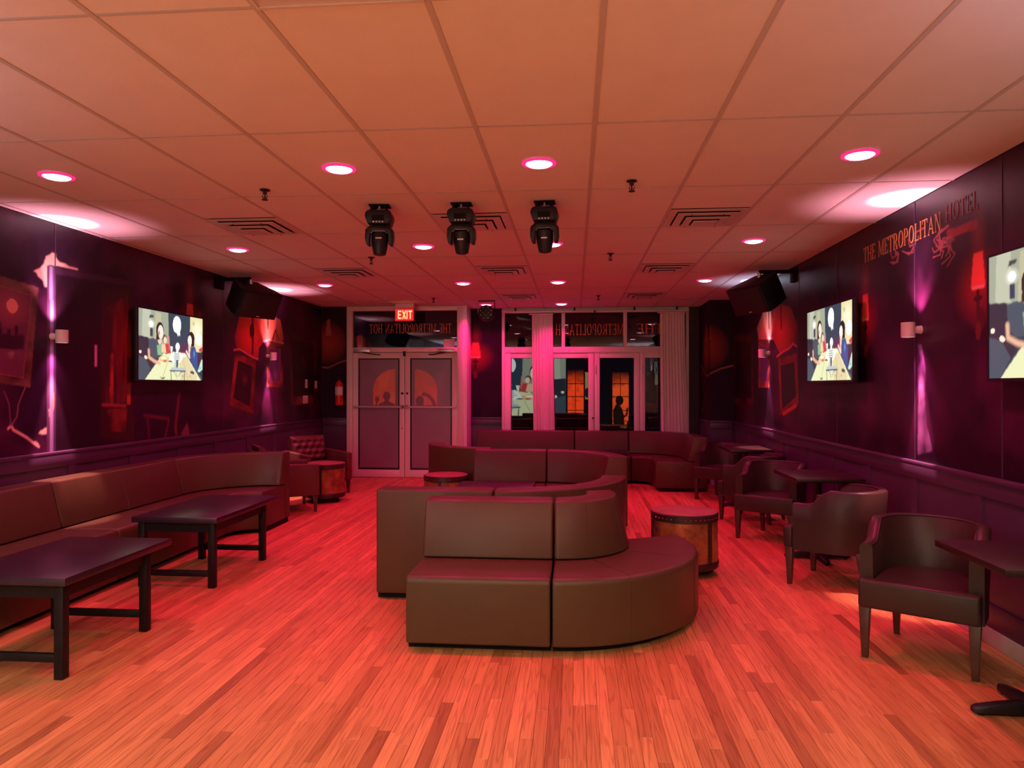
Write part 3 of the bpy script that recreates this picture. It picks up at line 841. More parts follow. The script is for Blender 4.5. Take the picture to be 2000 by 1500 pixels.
def door_leaf(name, xa, xb, hinge, col_seed):
    d = struct(empty(name, ((xa + xb) / 2, YD + .02, 0)))
    w_ = (xb - xa) / 2 - .004
    S_ = .085
    for sx in (-1, 1):
        MB().box((min(sx * w_, sx * (w_ - S_)), -.025, .006), (max(sx * w_, sx * (w_ - S_)), .025, 2.078)).build('stile', 'frame', d, bevel=.003)
    MB().box((-w_ + S_, -.025, .006), (w_ - S_, .025, .13)).build('bottom_rail', 'frame', d, bevel=.003)
    MB().box((-w_ + S_, -.025, 1.985), (w_ - S_, .025, 2.078)).build('top_rail', 'frame', d, bevel=.003)
    for (a, b) in (((-w_ + S_, -.012, .13), (-w_ + S_ + .025, .012, 1.985)), ((w_ - S_ - .025, -.012, .13), (w_ - S_, .012, 1.985)),
                   ((-w_ + S_ + .025, -.012, .13), (w_ - S_ - .025, .012, .16)), ((-w_ + S_ + .025, -.012, 1.965), (w_ - S_ - .025, .012, 1.985))):
        MB().box(a, b).build('gasket', 'gasket', d)
    g0, g1 = -w_ + S_ + .025, w_ - S_ - .025
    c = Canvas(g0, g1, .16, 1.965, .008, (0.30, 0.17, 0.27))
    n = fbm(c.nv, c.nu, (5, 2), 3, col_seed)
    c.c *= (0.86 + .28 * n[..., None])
    # arched window with two figures, coloured into the frosted film
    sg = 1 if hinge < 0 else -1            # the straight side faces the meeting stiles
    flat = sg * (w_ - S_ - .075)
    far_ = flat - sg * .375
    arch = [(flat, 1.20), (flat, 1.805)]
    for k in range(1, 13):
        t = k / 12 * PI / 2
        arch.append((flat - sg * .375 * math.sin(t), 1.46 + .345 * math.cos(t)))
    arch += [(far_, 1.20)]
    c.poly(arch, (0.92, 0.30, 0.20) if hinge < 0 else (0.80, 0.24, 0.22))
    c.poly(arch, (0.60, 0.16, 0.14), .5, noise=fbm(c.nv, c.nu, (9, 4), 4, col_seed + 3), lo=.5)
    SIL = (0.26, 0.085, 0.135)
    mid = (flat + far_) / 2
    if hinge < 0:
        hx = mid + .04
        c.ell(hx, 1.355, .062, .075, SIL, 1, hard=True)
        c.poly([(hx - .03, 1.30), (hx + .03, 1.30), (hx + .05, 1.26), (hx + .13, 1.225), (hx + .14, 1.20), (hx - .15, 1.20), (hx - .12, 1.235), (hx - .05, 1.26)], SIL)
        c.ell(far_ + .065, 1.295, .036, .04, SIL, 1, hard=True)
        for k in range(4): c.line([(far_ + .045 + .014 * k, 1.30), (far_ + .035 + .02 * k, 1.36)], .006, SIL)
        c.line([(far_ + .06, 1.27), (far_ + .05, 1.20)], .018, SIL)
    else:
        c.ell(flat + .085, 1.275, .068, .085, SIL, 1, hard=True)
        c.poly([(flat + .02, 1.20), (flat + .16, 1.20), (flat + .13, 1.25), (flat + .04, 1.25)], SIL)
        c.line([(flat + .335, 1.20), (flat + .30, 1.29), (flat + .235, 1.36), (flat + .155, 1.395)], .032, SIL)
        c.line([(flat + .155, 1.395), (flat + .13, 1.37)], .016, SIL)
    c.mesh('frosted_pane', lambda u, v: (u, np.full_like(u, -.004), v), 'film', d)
    bar = MB().tube([(-w_ + .02, -.075, 1.175), (w_ - .02, -.075, 1.175)], .016, 10).build('push_bar', 'alu', d, smooth=True)
    for sx in (-1, 1):
        MB().box((sx * (w_ - .035) - .022, -.08, 1.155), (sx * (w_ - .035) + .022, -.025, 1.20)).build('bar_bracket', 'black' if sx == sg else 'alu', bar, bevel=.004)
    # closer
    cx = -sg * (w_ - .17)
    cl = MB().box((cx - .14, -.105, 2.085), (cx + .14, -.042, 2.135)).build('door_closer', 'alu', d, bevel=.006)
    MB().tube([(cx, -.075, 2.085), (cx + sg * .22, -.055, 2.045), (cx + sg * .30, -.035, 2.045)], .010, 6).build('closer_arm', 'black', cl)
    lk = MB().lathe([(.018, -.045), (.018, -.025)], 16, (sg * (w_ - .04), 0, 1.40), 'y').build('deadbolt', 'black', d, smooth=True)
    if hinge < 0:
        MB().box((sg * (w_ - .05), -.05, 1.385), (sg * (w_ - .01), -.042, 1.415)).build('thumb_turn', 'black', d, bevel=.003)
        MB().lathe([(.010, -.03), (.010, -.024)], 12, (sg * (w_ - .04), 0, .82), 'y').build('lock_cylinder', 'caster', d)
    return d
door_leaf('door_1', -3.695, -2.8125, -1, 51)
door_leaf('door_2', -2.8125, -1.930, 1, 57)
MB().box((-2.835, y0 - .012, 2.02), (-2.79, y0, 2.10)).build('strike', 'black', door_frame, bevel=.003)

# ---------------------------------------------------------------- storefront window
win = struct(empty('window_1', (0, YB, 0)))
WX0, WX1 = -1.24, 1.91
def wbar(name, a, b, mat='frame', bev=.004):
    return MB().box(a, b).build(name, mat, win, bevel=bev)
wbar('head_rail', (WX0, -.05, 2.775), (WX1, .09, 2.82))
wbar('jamb', (WX0, -.04, 0), (WX0 + .05, .09, 2.775))
wbar('jamb', (WX1 - .05, -.04, 0), (WX1, .09, 2.775))
wbar('sill_rail', (WX0 + .05, -.03, .0), (WX1 - .05, .09, .12))
wbar('transom_bar', (WX0 + .05, -.04, 2.09), (WX1 - .05, .09, 2.19))
for x in (-.19, .855):
    wbar('transom_mullion', (x - .030, -.03, 2.19), (x + .030, .08, 2.775))
LOWM = ((-1.19, -1.085), (-.43, -.36), (.235, .330), (.338, .425), (1.005, 1.095), (1.100, 1.185))
for a, b in LOWM:
    wbar('stile', (a, -.03, .12), (b, .08, 2.09))
GL = ((-1.085, -.43), (-.36, .235), (.425, 1.005), (1.185, 1.86))
for a, b in GL:
    MB().box((a, -.02, 2.00), (b, .07, 2.09)).build('top_rail', 'frame', win, bevel=.003)
    MB().box((a, .045, .12), (b, .053, 2.00)).build('pane', 'glass', win)
for a, b in ((WX0 + .05, -.22), (-.16, .825), (.885, WX1 - .05)):
    MB().box((a, .045, 2.19), (b, .053, 2.775)).build('transom_pane', 'glass', win)
for x, z in ((.36, 1.80), (1.14, 1.80)):
    MB().tube([(x, -.035, z + .07), (x, -.045, z + .03), (x, -.045, z - .03), (x, -.035, z - .07)], .008, 8).build('sash_pull', 'alu', win)
MB().lathe([(.016, -.05), (.016, -.03)], 14, (.31, 0, .98), 'y').build('lock_cylinder', 'caster', win)
letters('METROPOLITAN H', lambda s: ((.83 - s, .0425, 2.395), 0.0, True), .185, 1.16, 'letterdim', win)
letters('THE', lambda s: ((1.50 - s, .0425, 2.41), 0.0, True), .17, .47, 'letterdim', win)

# ================================================================ CEILING FIXTURES
def downlight(x, y, color, lens, power, label, group, spread=130):
    t = tag(empty('downlight', (x, y, CZ)), label, 'ceiling light', group)
    ring = MB().lathe([(.079, -.002), (.079, -.010), (.084, -.012), (.100, -.004), (.102, .003), (.079, .003)], 40, cap=False).build('trim_ring', 'white', t, smooth=True)
    if lens == 'lens_pink':
        MB().lathe([(.0785, .002), (.0785, -.0095), (.086, -.0135), (.101, -.0095), (.103, -.002)], 40, cap=False).build('bloom_ring', 'bloom_pink', t, smooth=True)  # emissive ring imitating lens bloom, not a fixture part
    MB().lathe([(.078, .002), (.078, -.010), (.068, -.017), (.045, -.023), (.001, -.025)], 40, cap=False).build('diffuser', lens, t, smooth=True)
    ld = bpy.data.lights.new('downlight_lamp', 'AREA')
    ld.shape = 'DISK'; ld.size = .15; ld.energy = power; ld.color = color; ld.spread = math.radians(spread)
    lo = bpy.data.objects.new('downlight_lamp', ld); lo.location = (0, 0, -.027)
    link(lo, t)
    return t
ROWS = (('nearest', 4.27), ('second', 6.72), ('third', 9.17))
COLS = (('leftmost', -3.26), ('left-of-centre', -1.43), ('right-of-centre', -0.21), ('rightmost', 1.63))
for rn, y in ROWS:
    for cn, x in COLS:
        downlight(x, y, PINK, 'lens_pink', P_PINK, f'{cn} pink recessed downlight of the {rn} ceiling row', 'pink recessed downlights')
downlight(-1.43, 11.60, PINK, 'lens_pink', P_PINK, 'pink recessed downlight at the back, above the black effect light', 'pink recessed downlights')
downlight(-0.21, 11.60, PINK, 'lens_pink', P_PINK, 'pink recessed downlight at the back, above the window curtain', 'pink recessed downlights')
# the same grid goes on over the bar behind the viewer, with warm lamps there
for y in (-0.6,):
    for cn, x in COLS:
        downlight(x, y, WARM, 'lens_warm', P_WARM, f'{cn} warm recessed downlight over the bar behind the viewer', 'warm downlights over the bar', 152)

def vent(x, y, label):
    t = tag(empty('ceiling_vent', (x, y, CZ)), label, 'air vent', 'square ceiling vents')
    MB().box((-.292, -.292, .020), (.292, .292, .026)).build('throat', 'ventdark', t)
    def flat(r0, r1, z0, z1, name):
        q = lambda r, z: [(-r, -r, z), (r, -r, z), (r, r, z), (-r, r, z)]
        return MB().loft([q(r0, z0), q(r1, z1), q(r1, z1 + .003), q(r0, z0 + .003)], closed=True).build(name, 'vent', t)
    flat(.294, .238, -.002, -.004, 'flange')
    flat(.230, .172, -.016, -.019, 'louver')
    flat(.160, .106, -.031, -.034, 'louver')
    MB().taper((0, 0, -.046), (.088, .088), (0, 0, -.042), (.094, .094)).build('centre_plate', 'vent', t)
    for sx in (-1, 1):
        MB().box((sx * .12 - .002, -.20, -.030), (sx * .12 + .002, .20, .020)).build('bracket', 'ventdark', t)
VN = {(-2.64, 5.792): 'square stepped vent over the left wall sofa and black tables', (-0.81, 5.792): 'square stepped vent behind the middle moving-head light',
      (1.02, 5.792): 'square stepped vent, largest and right of the moving-head lights', (-2.64, 8.231): 'square stepped vent near the left loudspeaker',
      (-0.81, 8.231): 'square stepped vent in the middle ceiling row, centre', (1.02, 8.231): 'square stepped vent in the middle ceiling row, right',
      (-0.81, 10.669): 'small far vent nearest the window, left one of two', (1.02, 10.669): 'small far vent nearest the window, right one of two'}
for p in vents: vent(*p, VN[p])

# flat ceiling light panel just entering at the top of the picture (switched off)
t = tag(empty('ceiling_panel_light', (-.812, 1.83, CZ)), 'pale flat ceiling panel light at the top edge, left of centre', 'ceiling light')
MB().box((-.285, -.590, -.006), (.285, .590, .002)).build('lens', 'white', t, bevel=.002)
for a, b in (((-.297, -.603, -.010), (-.285, .603, .002)), ((.285, -.603, -.010), (.297, .603, .002)), ((-.285, -.603, -.010), (.285, -.590, .002)), ((-.285, .590, -.010), (.285, .603, .002))):
    MB().box(a, b).build('frame', 'vent', t)

def sprinkler(x, y, label):
    t = tag(empty('sprinkler', (x, y, CZ)), label, 'sprinkler', 'ceiling sprinklers')
    MB().lathe([(.034, -.001), (.034, -.006), (.018, -.009), (.018, -.001)], 20).build('escutcheon', 'sprinkler', t)
    MB().lathe([(.014, -.009), (.014, -.028), (.009, -.030)], 12).build('body', 'sprinkler', t)
    for s in (-1, 1):
        MB().tube([(s * .010, 0, -.026), (s * .017, 0, -.045), (s * .006, 0, -.066)], .0035, 6).build('frame_arm', 'sprinkler', t)
    MB().lathe([(.005, -.030), (.005, -.064)], 8).build('bulb', 'sprinkler', t)
    MB().lathe([(.021, -.066), (.021, -.070)], 16).build('deflector', 'sprinkler', t)
for x, y, l in ((-2.09, 4.70, 'dark sprinkler head near the ceiling left of the moving-head lights'), (0.37, 4.70, 'dark sprinkler head right of the moving-head lights'),
                (-2.09, 7.26, 'dark sprinkler head just below the left moving-head light'), (0.36, 7.26, 'dark sprinkler head mid ceiling, right of centre'),
                (-2.12, 10.70, 'tiny far sprinkler head above the entrance door'), (0.35, 10.60, 'tiny far sprinkler head above the window')):
    sprinkler(x, y, l)

def moving_head(x, y, tilt, pan, label):
    t = tag(empty('moving_head_light', (x, y, CZ), pan), label, 'stage light', 'moving-head stage lights')
    for s in (-1, 1):
        MB().prism([(s * .035 - .008, .0), (s * .035 + .008, .0), (s * .065 + .012, -.055), (s * .065 - .012, -.055)], -.05, .05, 'y').build('clamp', 'blackmatte', t, bevel=.003)
    MB().box((-.075, -.055, -.006), (.075, .055, .002)).build('mount_plate', 'blackmatte', t)
    MB().lathe([(.010, -.004), (.010, -.06)], 10, (0, -.02, 0)).build('safety_pin', 'alu', t)
    hexp = [(-.070, -.045), (-.092, -.060), (-.098, -.090), (-.078, -.145), (.078, -.145), (.098, -.090), (.092, -.060), (.070, -.045)]
    b = MB().prism(hexp, -.085, .085, 'y').build('base', 'black', t, bevel=.006)
    MB().box((-.045, -.0875, -.125), (.045, -.0845, -.085)).build('display', 'blackmatte', b)
    for k in range(4):
        MB().lathe([(.006, -.089), (.006, -.084)], 10, (-.033 + .022 * k, 0, -.134), 'y').build('button', 'vent', b)
    MB().lathe([(.05, -.145), (.05, -.156)], 24).build('pan_collar', 'blackmatte', t)
    yk = [(-.070, -.156), (.070, -.156), (.100, -.182), (.103, -.245), (.092, -.292), (.070, -.292), (.066, -.215), (.045, -.190), (-.045, -.190), (-.066, -.215), (-.070, -.292), (-.092, -.292), (-.103, -.245), (-.100, -.182)]
    y_ = MB().prism(yk, -.050, .050, 'y').build('yoke', 'black', t, bevel=.005)
    MB().tube([(-.060, -.0515, -.213), (-.042, -.0515, -.194), (.042, -.0515, -.194), (.060, -.0515, -.213)], .0022, 6).build('trim_line', 'alu', y_)
    h = empty('head', (0, 0, -.255), 0, t); h.rotation_euler = (tilt, 0, 0)
    MB().loft([[(r * sx * math.cos(a), r * math.sin(a), z) for a in [2 * PI * k / 24 + PI / 24 for k in range(24)]] for r, z, sx in
               ((.040, .062, 1.1), (.055, .055, 1.05), (.062, .02, 1), (.060, -.03, 1), (.050, -.085, 1), (.044, -.105, 1), (.036, -.107, 1))]).build('head_shell', 'black', h, smooth=True)
    MB().lathe([(.036, -.102), (.030, -.110), (.018, -.113), (.001, -.114)], 20, cap=False).build('lens', 'tabletop', h, smooth=True)
    MB().box((-.022, -.0655, -.004), (.022, -.060, .006)).build('badge', 'vent', h)
moving_head(-1.432, 5.20, -0.10, 0.10, 'left black moving-head stage light hanging from the ceiling')
moving_head(-0.822, 5.20, 0.22, 0.0, 'middle black moving-head stage light hanging from the ceiling')
moving_head(-0.214, 5.20, 0.22, -0.05, 'right black moving-head stage light beside a glowing downlight')

# round effect light with clear lenses, near the window pier
t = tag(empty('effect_light', (-1.36, 11.05, CZ)), 'black round effect light dotted with small clear lenses by the window pier', 'stage light')
MB().tube([(-.13, 0, -.03), (-.13, 0, -.20)], .008, 6).build('bracket', 'alu', t)
MB().tube([(-.13, 0, -.012), (.13, 0, -.012), (.13, 0, -.20)], .008, 6).build('bracket', 'blackmatte', t)
MB().lathe([(.05, .10), (.12, .08), (.13, 0.0), (.125, -.05), (.11, -.07), (.02, -.075)], 12, (0, 0, -.20), 'y').build('housing', 'black', t)
for k in range(8):
    a = 2 * PI * (k + .5) / 8
    MB().lathe([(.010, -.078), (.007, -.084)], 10, (.088 * math.cos(a), 0, -.20 + .088 * math.sin(a)), 'y').build('lens', 'led', t)
for k in range(4):
    a = 2 * PI * k / 4
    MB().lathe([(.007, -.078), (.005, -.083)], 8, (.04 * math.cos(a), 0, -.20 + .04 * math.sin(a)), 'y').build('lens', 'vent', t)

# exit sign
t = tag(empty('exit_sign', (-2.72, 11.36, CZ)), 'red glowing EXIT sign hanging above the entrance door', 'exit sign')
MB().box((-.150, -.035, -.075), (.150, .035, -.001)).build('canopy', 'white', t, bevel=.005)
box_ = MB().box((-.155, -.025, -.285), (.155, .025, -.080)).build('housing', 'red', t, bevel=.005)
MB().box((-.148, -.029, -.278), (.148, -.026, -.087)).build('face', 'exit_red', t)
xk = -.105
for ch in 'EXIT':
    polys = {'E': [R_(0, 0, .16, 1), R_(.16, 0, .56, .17), R_(.16, .415, .50, .585), R_(.16, .83, .56, 1)], 'X': glyph('X')[1], 'I': [R_(.0, 0, .17, 1)], 'T': [R_(.22, 0, .39, .83), R_(0, .83, .61, 1)]}[ch]
    wch = {'E': .62, 'X': .70, 'I': .25, 'T': .6}[ch]
    b = MB()
    for p in polys: b.prism([(xk + q[0] * .098, -.252 + q[1] * .135) for q in p], -.033, -.0285, 'y')
    b.build('letter', 'exit_letter', t)
    xk += (wch + .06) * .098

# ================================================================ WALL FIXTURES
def wall_light(side, y, z, label, up=(1.0, .36, .50), core=(1.0, .62, .70), kcore=1.0, kwide=1.0, wide=88):
    X = XL if side < 0 else XR
    t = tag(empty('wall_light', (X - side * .092, y, z)), label, 'wall light', 'white cylinder wall lights')
    MB().lathe([(.040, -.052), (.0465, -.052), (.0465, .052), (.040, .052), (.040, .046), (.040, -.046)], 32, cap=False).build('cylinder_body', 'white', t, smooth=True)
    MB().lathe([(.018, side * .035), (.026, side * .060), (.030, side * .0875)], 20, axis='x').build('wall_mount', 'white', t, smooth=True)
    for s, nm in ((1, 'upper_lens'), (-1, 'lower_lens')):
        MB().lathe([(.040, s * .010), (.040, s * .014)], 24).build(nm, 'lens_sconce', t)
        for cone, pw, bl, col in ((36, P_UP_CORE * kcore, .45, core), (wide, P_UP_WIDE * kwide, .9, up)) if s > 0 else ((34, P_DOWN * 2.2, .5, (1, .36, .40)), (80, P_DOWN * .3, 1.0, (1, .20, .45))):
            ld = bpy.data.lights.new('wall_light_lamp', 'SPOT')
            ld.energy = pw; ld.color = col; ld.spot_size = math.radians(cone); ld.spot_blend = bl; ld.shadow_soft_size = .015
            lo = bpy.data.objects.new('wall_light_lamp', ld); lo.location = (0, 0, s * .034)
            if s > 0: lo.rotation_euler = (PI, 0, 0)
            link(lo, t)
wall_light(-1, 5.495, 1.925, 'white cylinder wall light between the painted door jamb and skyline picture')
wall_light(-1, 9.60, 1.935, 'white cylinder wall light behind the left loudspeaker, beside painted frames')
wall_light(1, 5.32, 1.920, 'white cylinder wall light right of the right-hand television')
wall_light(1, 9.30, 1.935, 'white cylinder wall light casting a cold patch behind the right loudspeaker', up=(.55, .55, .8), core=(.75, .95, 1.0), kcore=.8, kwide=.6)

wall_light(-1, 1.39, 1.925, 'added unseen fill light on the left wall, outside the picture', up=(1, .90, 1.15), kwide=8.0, wide=170)  # unseen lamps added on both sides to brighten the near ceiling
wall_light(1, 1.34, 1.925, 'added unseen fill light on the right wall, outside the picture', up=(1, .80, 1.0), kwide=2.4, wide=170)

# dinner picture shown on the screens (u right, v up, both 0..1)
def dinner(c, U0, V0, W_, H_):
    T = lambda pts: [(U0 + p[0] * W_, V0 + p[1] * H_) for p in pts]
    def E(u, v, ru, rv, col, **k): c.ell(U0 + u * W_, V0 + v * H_, ru * abs(W_), rv * H_, col, **k)
    def Pn(pts, col, a=1.0): c.poly(T(pts), col, a)
    def Ln(pts, wd, col): c.line(T(pts), wd * H_, col)
    CRM = (0.80, 0.82, 0.58)
    Pn([(0, 0), (1, 0), (1, 1), (0, 1)], (0.03, 0.05, 0.07))
    Pn([(0, .4), (.45, .4), (.43, 1), (0, 1)], (0.36, 0.40, 0.30))
    Pn([(.05, .6), (.17, .6), (.17, 1), (.06, 1)], (0.52, 0.55, 0.42)); Pn([(.22, .55), (.33, .6), (.32, .98), (.24, .98)], (0.50, 0.50, 0.32))
    E(.18, .80, .06, .08, (1.0, .95, .85)); E(.18, .80, .03, .04, (1.0, .98, .92), hard=True)
    Pn([(.15, .88), (.21, .90), (.22, .93), (.16, .93)], (.05, .06, .06)); Pn([(.16, .62), (.20, .62), (.20, .74), (.165, .74)], (.04, .05, .09))
    Pn([(.77, .45), (1, .45), (1, 1), (.78, 1)], (0.80, 0.74, 0.40))
    E(.90, .82, .12, .16, (1.0, .95, .72)); E(.93, .66, .06, .10, (1.0, .98, .86), hard=True); E(.84, .9, .03, .05, (.5, .45, .25))
    Pn([(.44, .38), (.77, .38), (.78, 1), (.43, 1)], (0.032, 0.060, 0.090))
    E(.70, .45, .12, .16, (.16, .02, .08)); E(.66, .40, .08, .05, (.42, .03, .16))
    E(.565, .84, .066, .135, (1.05, 1.05, 1.0), hard=True)
    Pn([(.52, .76), (.61, .76), (.615, .67), (.59, .70), (.585, .66), (.56, .71), (.53, .74)], (1.05, 1.05, 1.0))
    Pn([(.52, .70), (.53, .73), (.56, .715), (.57, .69), (.56, .66)], (0.032, 0.060, 0.090))
    # table
    Pn([(.09, 0), (.36, .40), (.70, .42), (.97, 0)], (0.80, 0.84, 0.50))
    Pn([(.62, 0), (.60, .30), (.70, .40), (.90, .06), (.88, 0)], (0.74, 0.62, 0.36), .8)
    Ln([(.34, .02), (.44, .33)], .008, (.55, .50, .28)); Ln([(.74, .02), (.66, .33)], .008, (.6, .45, .25))
    # left figures
    Pn([(0, 0), (.09, 0), (.22, .24), (.20, .46), (.14, .60), (0, .62)], (0.030, 0.030, 0.045))
    Pn([(0, 0), (.09, 0), (.17, .16), (.10, .30), (0, .34)], (0.06, 0.09, 0.12))
    Pn([(.20, .60), (.14, .58), (.15, .40), (.20, .32), (.28, .32), (.30, .50), (.27, .58)], (0.06, 0.09, 0.12))
    Pn([(.26, .50), (.34, .54), (.34, .36), (.27, .36)], (0.25, 0.50, 0.26))
    Ln([(.145, .42), (.15, .32), (.22, .27), (.30, .24)], .030, (.82, .48, .32))
    E(.305, .72, .056, .125, (.035, .022, .022), hard=True); Pn([(.255, .72), (.29, .70), (.29, .58), (.25, .58)], (.035, .022, .022))
    E(.315, .70, .040, .100, (1.0, .82, .70), hard=True); E(.29, .68, .018, .06, (.10, .06, .06)); Pn([(.27, .57), (.33, .60), (.33, .54), (.29, .52)], (.95, .62, .50))
    E(.375, .61, .032, .060, (.16, .09, .06), hard=True); E(.382, .59, .024, .048, (.95, .70, .50), hard=True)
    Pn([(.36, .54), (.45, .54), (.46, .40), (.38, .38)], (.62, .06, .06)); Pn([(.43, .66), (.445, .66), (.455, .45), (.44, .45)], (.8, .2, .15))
    Pn([(.33, .52), (.38, .54), (.40, .40), (.33, .40)], (.85, .60, .38))
    # plates and food
    E(.36, .31, .075, .045, (.85, .55, .24), hard=True); E(.36, .32, .045, .022, (1.0, .95, .8), hard=True); E(.38, .28, .03, .02, (.60, .24, .08), hard=True)
    E(.48, .30, .045, .025, (.95, .95, .85), hard=True); E(.47, .28, .045, .012, (.12, .15, .15), hard=True); E(.66, .38, .06, .02, (.95, .93, .8), hard=True)
    Pn([(.46, .50), (.50, .50), (.485, .40), (.47, .40)], (.9, .95, .9))
    for x in (.10, .03, .11): E(x, .42 - x, .018, .022, (.95, .80, .65), hard=True)
    # right figure
    E(.80, .66, .055, .105, (.020, .014, .018), hard=True); Pn([(.80, .70), (.855, .68), (.85, .54), (.80, .52)], (.02, .014, .018))
    E(.775, .62, .034, .085, (1.0, .86, .74), hard=True); Ln([(.765, .55), (.765, .44), (.77, .36)], .026, (.95, .66, .50)); Ln([(.72, .45), (.76, .37)], .022, (.98, .80, .68))
    Pn([(.79, .52), (.86, .54), (.91, .40), (.91, .14), (.86, .18), (.79, .30)], (0.035, 0.085, 0.28)); E(.85, .42, .02, .08, (.15, .35, .65))
    Pn([(.91, .36), (1, .50), (1, .30), (.92, .24)], (.05, .03, .05)); Pn([(.93, .50), (1, .55), (1, .47), (.94, .46)], (.75, .05, .08))
    Pn([(.91, .14), (.98, .34), (1, .33), (1, .18), (.94, .13)], (.60, .82, .70)); E(.955, .2, .03, .04, (.15, .55, .50))
    Pn([(.90, .12), (.95, .08), (.99, .02), (.97, .01), (.92, .08)], (.10, .13, .14))
    # skeleton and its chair
    BN = (1.0, 1.02, .92)
    E(.575, .51, .034, .060, BN, hard=True); Pn([(.555, .48), (.59, .48), (.585, .40), (.55, .40)], BN)
    Pn([(.50, .42), (.62, .42), (.60, .27), (.52, .27)], (.80, .88, .80)); Ln([(.51, .41), (.46, .33), (.52, .27)], .022, BN); Ln([(.61, .41), (.65, .34), (.60, .28)], .020, BN)
    for k in range(4): Ln([(.525, .395 - .03 * k), (.60, .395 - .03 * k)], .006, (.10, .13, .15))
    Pn([(.55, .30), (.585, .30), (.58, .14), (.555, .14)], (.05, .09, .12)); Pn([(.525, .28), (.55, .28), (.55, .16), (.515, .18)], (.55, .65, .66))
    Pn([(.46, .14), (.70, .14), (.68, .19), (.48, .19)], (.48, .58, .62)); Ln([(.455, .14), (.70, .14)], .010, (.04, .05, .06))
    Ln([(.47, .14), (.475, .0)], .010, (.05, .06, .07)); Ln([(.69, .14), (.685, .0)], .010, (.05, .06, .07)); Ln([(.56, .14), (.565, .02)], .006, (.3, .35, .34))
    Ln([(.49, .13), (.53, .12), (.555, .05)], .007, (.2, .24, .24)); Ln([(.67, .13), (.62, .12), (.585, .05)], .007, (.2, .24, .24))
    Pn([(.30, .05), (.33, .03), (.39, .045), (.36, .012), (.33, .01)], (.08, .10, .09))
    Pn([(.78, .14), (.82, .15), (.86, .12), (.84, .09), (.79, .11)], (.06, .08, .08)); E(.66, .06, .02, .03, (.35, .30, .2)); E(.78, .06, .03, .03, (.6, .45, .3))

def television(side, yc, zc, w_, h_, label):
    X = XL if side < 0 else XR
    rz = PI / 2 if side < 0 else -PI / 2
    t = tag(empty('television', (X - side * .075, yc, zc), rz), label, 'television', 'wall televisions')
    # local: screen faces -Y, x to the right
    fr = .014
    MB().box((-w_ / 2, -.018, -h_ / 2), (w_ / 2, .022, h_ / 2)).build('cabinet', 'black', t, bevel=.004)
    for a, b in (((-w_ / 2, -.024, h_ / 2 - fr), (w_ / 2, -.0175, h_ / 2)), ((-w_ / 2, -.024, -h_ / 2), (w_ / 2, -.0175, -h_ / 2 + fr * 1.4)),
                 ((-w_ / 2, -.024, -h_ / 2 + fr * 1.4), (-w_ / 2 + fr, -.0175, h_ / 2 - fr)), ((w_ / 2 - fr, -.024, -h_ / 2 + fr * 1.4), (w_ / 2, -.0175, h_ / 2 - fr))):
        MB().box(a, b).build('bezel', 'black', t)
    MB().box((-w_ * .3, .022, -h_ * .3), (w_ * .3, .068, h_ * .3)).build('wall_mount', 'blackmatte', t)
    c = Canvas(-w_ / 2 + fr, w_ / 2 - fr, -h_ / 2 + fr * 1.4, h_ / 2 - fr, .0058, (0, 0, 0))
    dinner(c, -w_ / 2 + fr, -h_ / 2 + fr * 1.4, w_ - 2 * fr, h_ - 2.4 * fr)
    c.mesh('screen_picture', lambda u, v: (u, np.full_like(u, -.019), v), 'tv', t)
television(-1, 7.11, 1.925, 1.22, .72, 'lit wall television on the left wall, dinner scene with skeleton')
television(1, 6.93, 1.915, 1.22, .72, 'lit wall television on the right wall between loudspeaker and hotel lettering')
television(1, 3.72, 1.905, 1.22, .72, 'television at the right edge, its picture cut off by the frame')

# wall behind the viewer: projected dinner scene and glowing windows (seen mirrored in the window glass)
sc_ = tag(empty('projection_screen', (0, YF + .02, 0)), 'projected dinner scene and orange windows, seen mirrored in the window glass', 'screen')
c = Canvas(-4.2, 2.4, .0, 2.80, .015, (.006, .003, .006))
# seen from the room the picture reads left to right as x falls
dinner(c, -.36, .32, -4.04, 2.45)
c.poly([(-.33, 0), (2.4, 0), (2.4, 2.8), (-.33, 2.8)], (.006, .003, .006))
c.poly([(-4.2, 0), (-.33, 0), (-.33, .30), (-4.2, .30)], (.006, .003, .006))
def orange_window(x0, x1, top, bright):
    g = np.clip((top - c.V) / .75, 0, 1) * ((c.U > x0) & (c.U < x1))
    nn = fbm(c.nv, c.nu, (20, 40), 4, 77)
    g = np.clip(g * (0.35 + 1.4 * nn), 0, 1)[..., None]
    c.c = c.c * (1 - g) + np.array(bright) * g
    for z in (.12, .55, 1.10, 1.62): c.line([(x0, z), (x1, z)], .02, (.01, .003, .003))
    c.line([((x0 + x1) / 2, 0), ((x0 + x1) / 2, top)], .015, (.01, .003, .003))
orange_window(-.28, .36, 2.2, (1.6, .11, .02))
c.poly([(.42, 1.0), (.72, 1.0), (.68, 2.05), (.42, 2.1)], (.55, .36, .12), .9)
c.ell(.50, 1.25, .09, .2, (.02, .02, .02), 1, hard=True)
orange_window(1.52, 2.16, 2.1, (1.4, .14, .025))
c.ell(1.80, .95, .16, .19, (.02, .006, .004), 1, hard=True)
c.poly([(1.55, .0), (2.0, .0), (1.98, .35), (1.90, .62), (1.76, .80), (1.66, .80), (1.54, .55)], (.02, .006, .004))
c.line([(1.98, .30), (2.08, .36), (2.12, .62)], .05, (.02, .006, .004))
c.mesh('projected_picture', lambda u, v: (u, np.full_like(u, .0), v), 'screen', sc_, flip=True)
MB().box((-4.22, -.018, -.0), (2.42, -.002, 2.82)).build('backing_board', 'blackmatte', sc_)

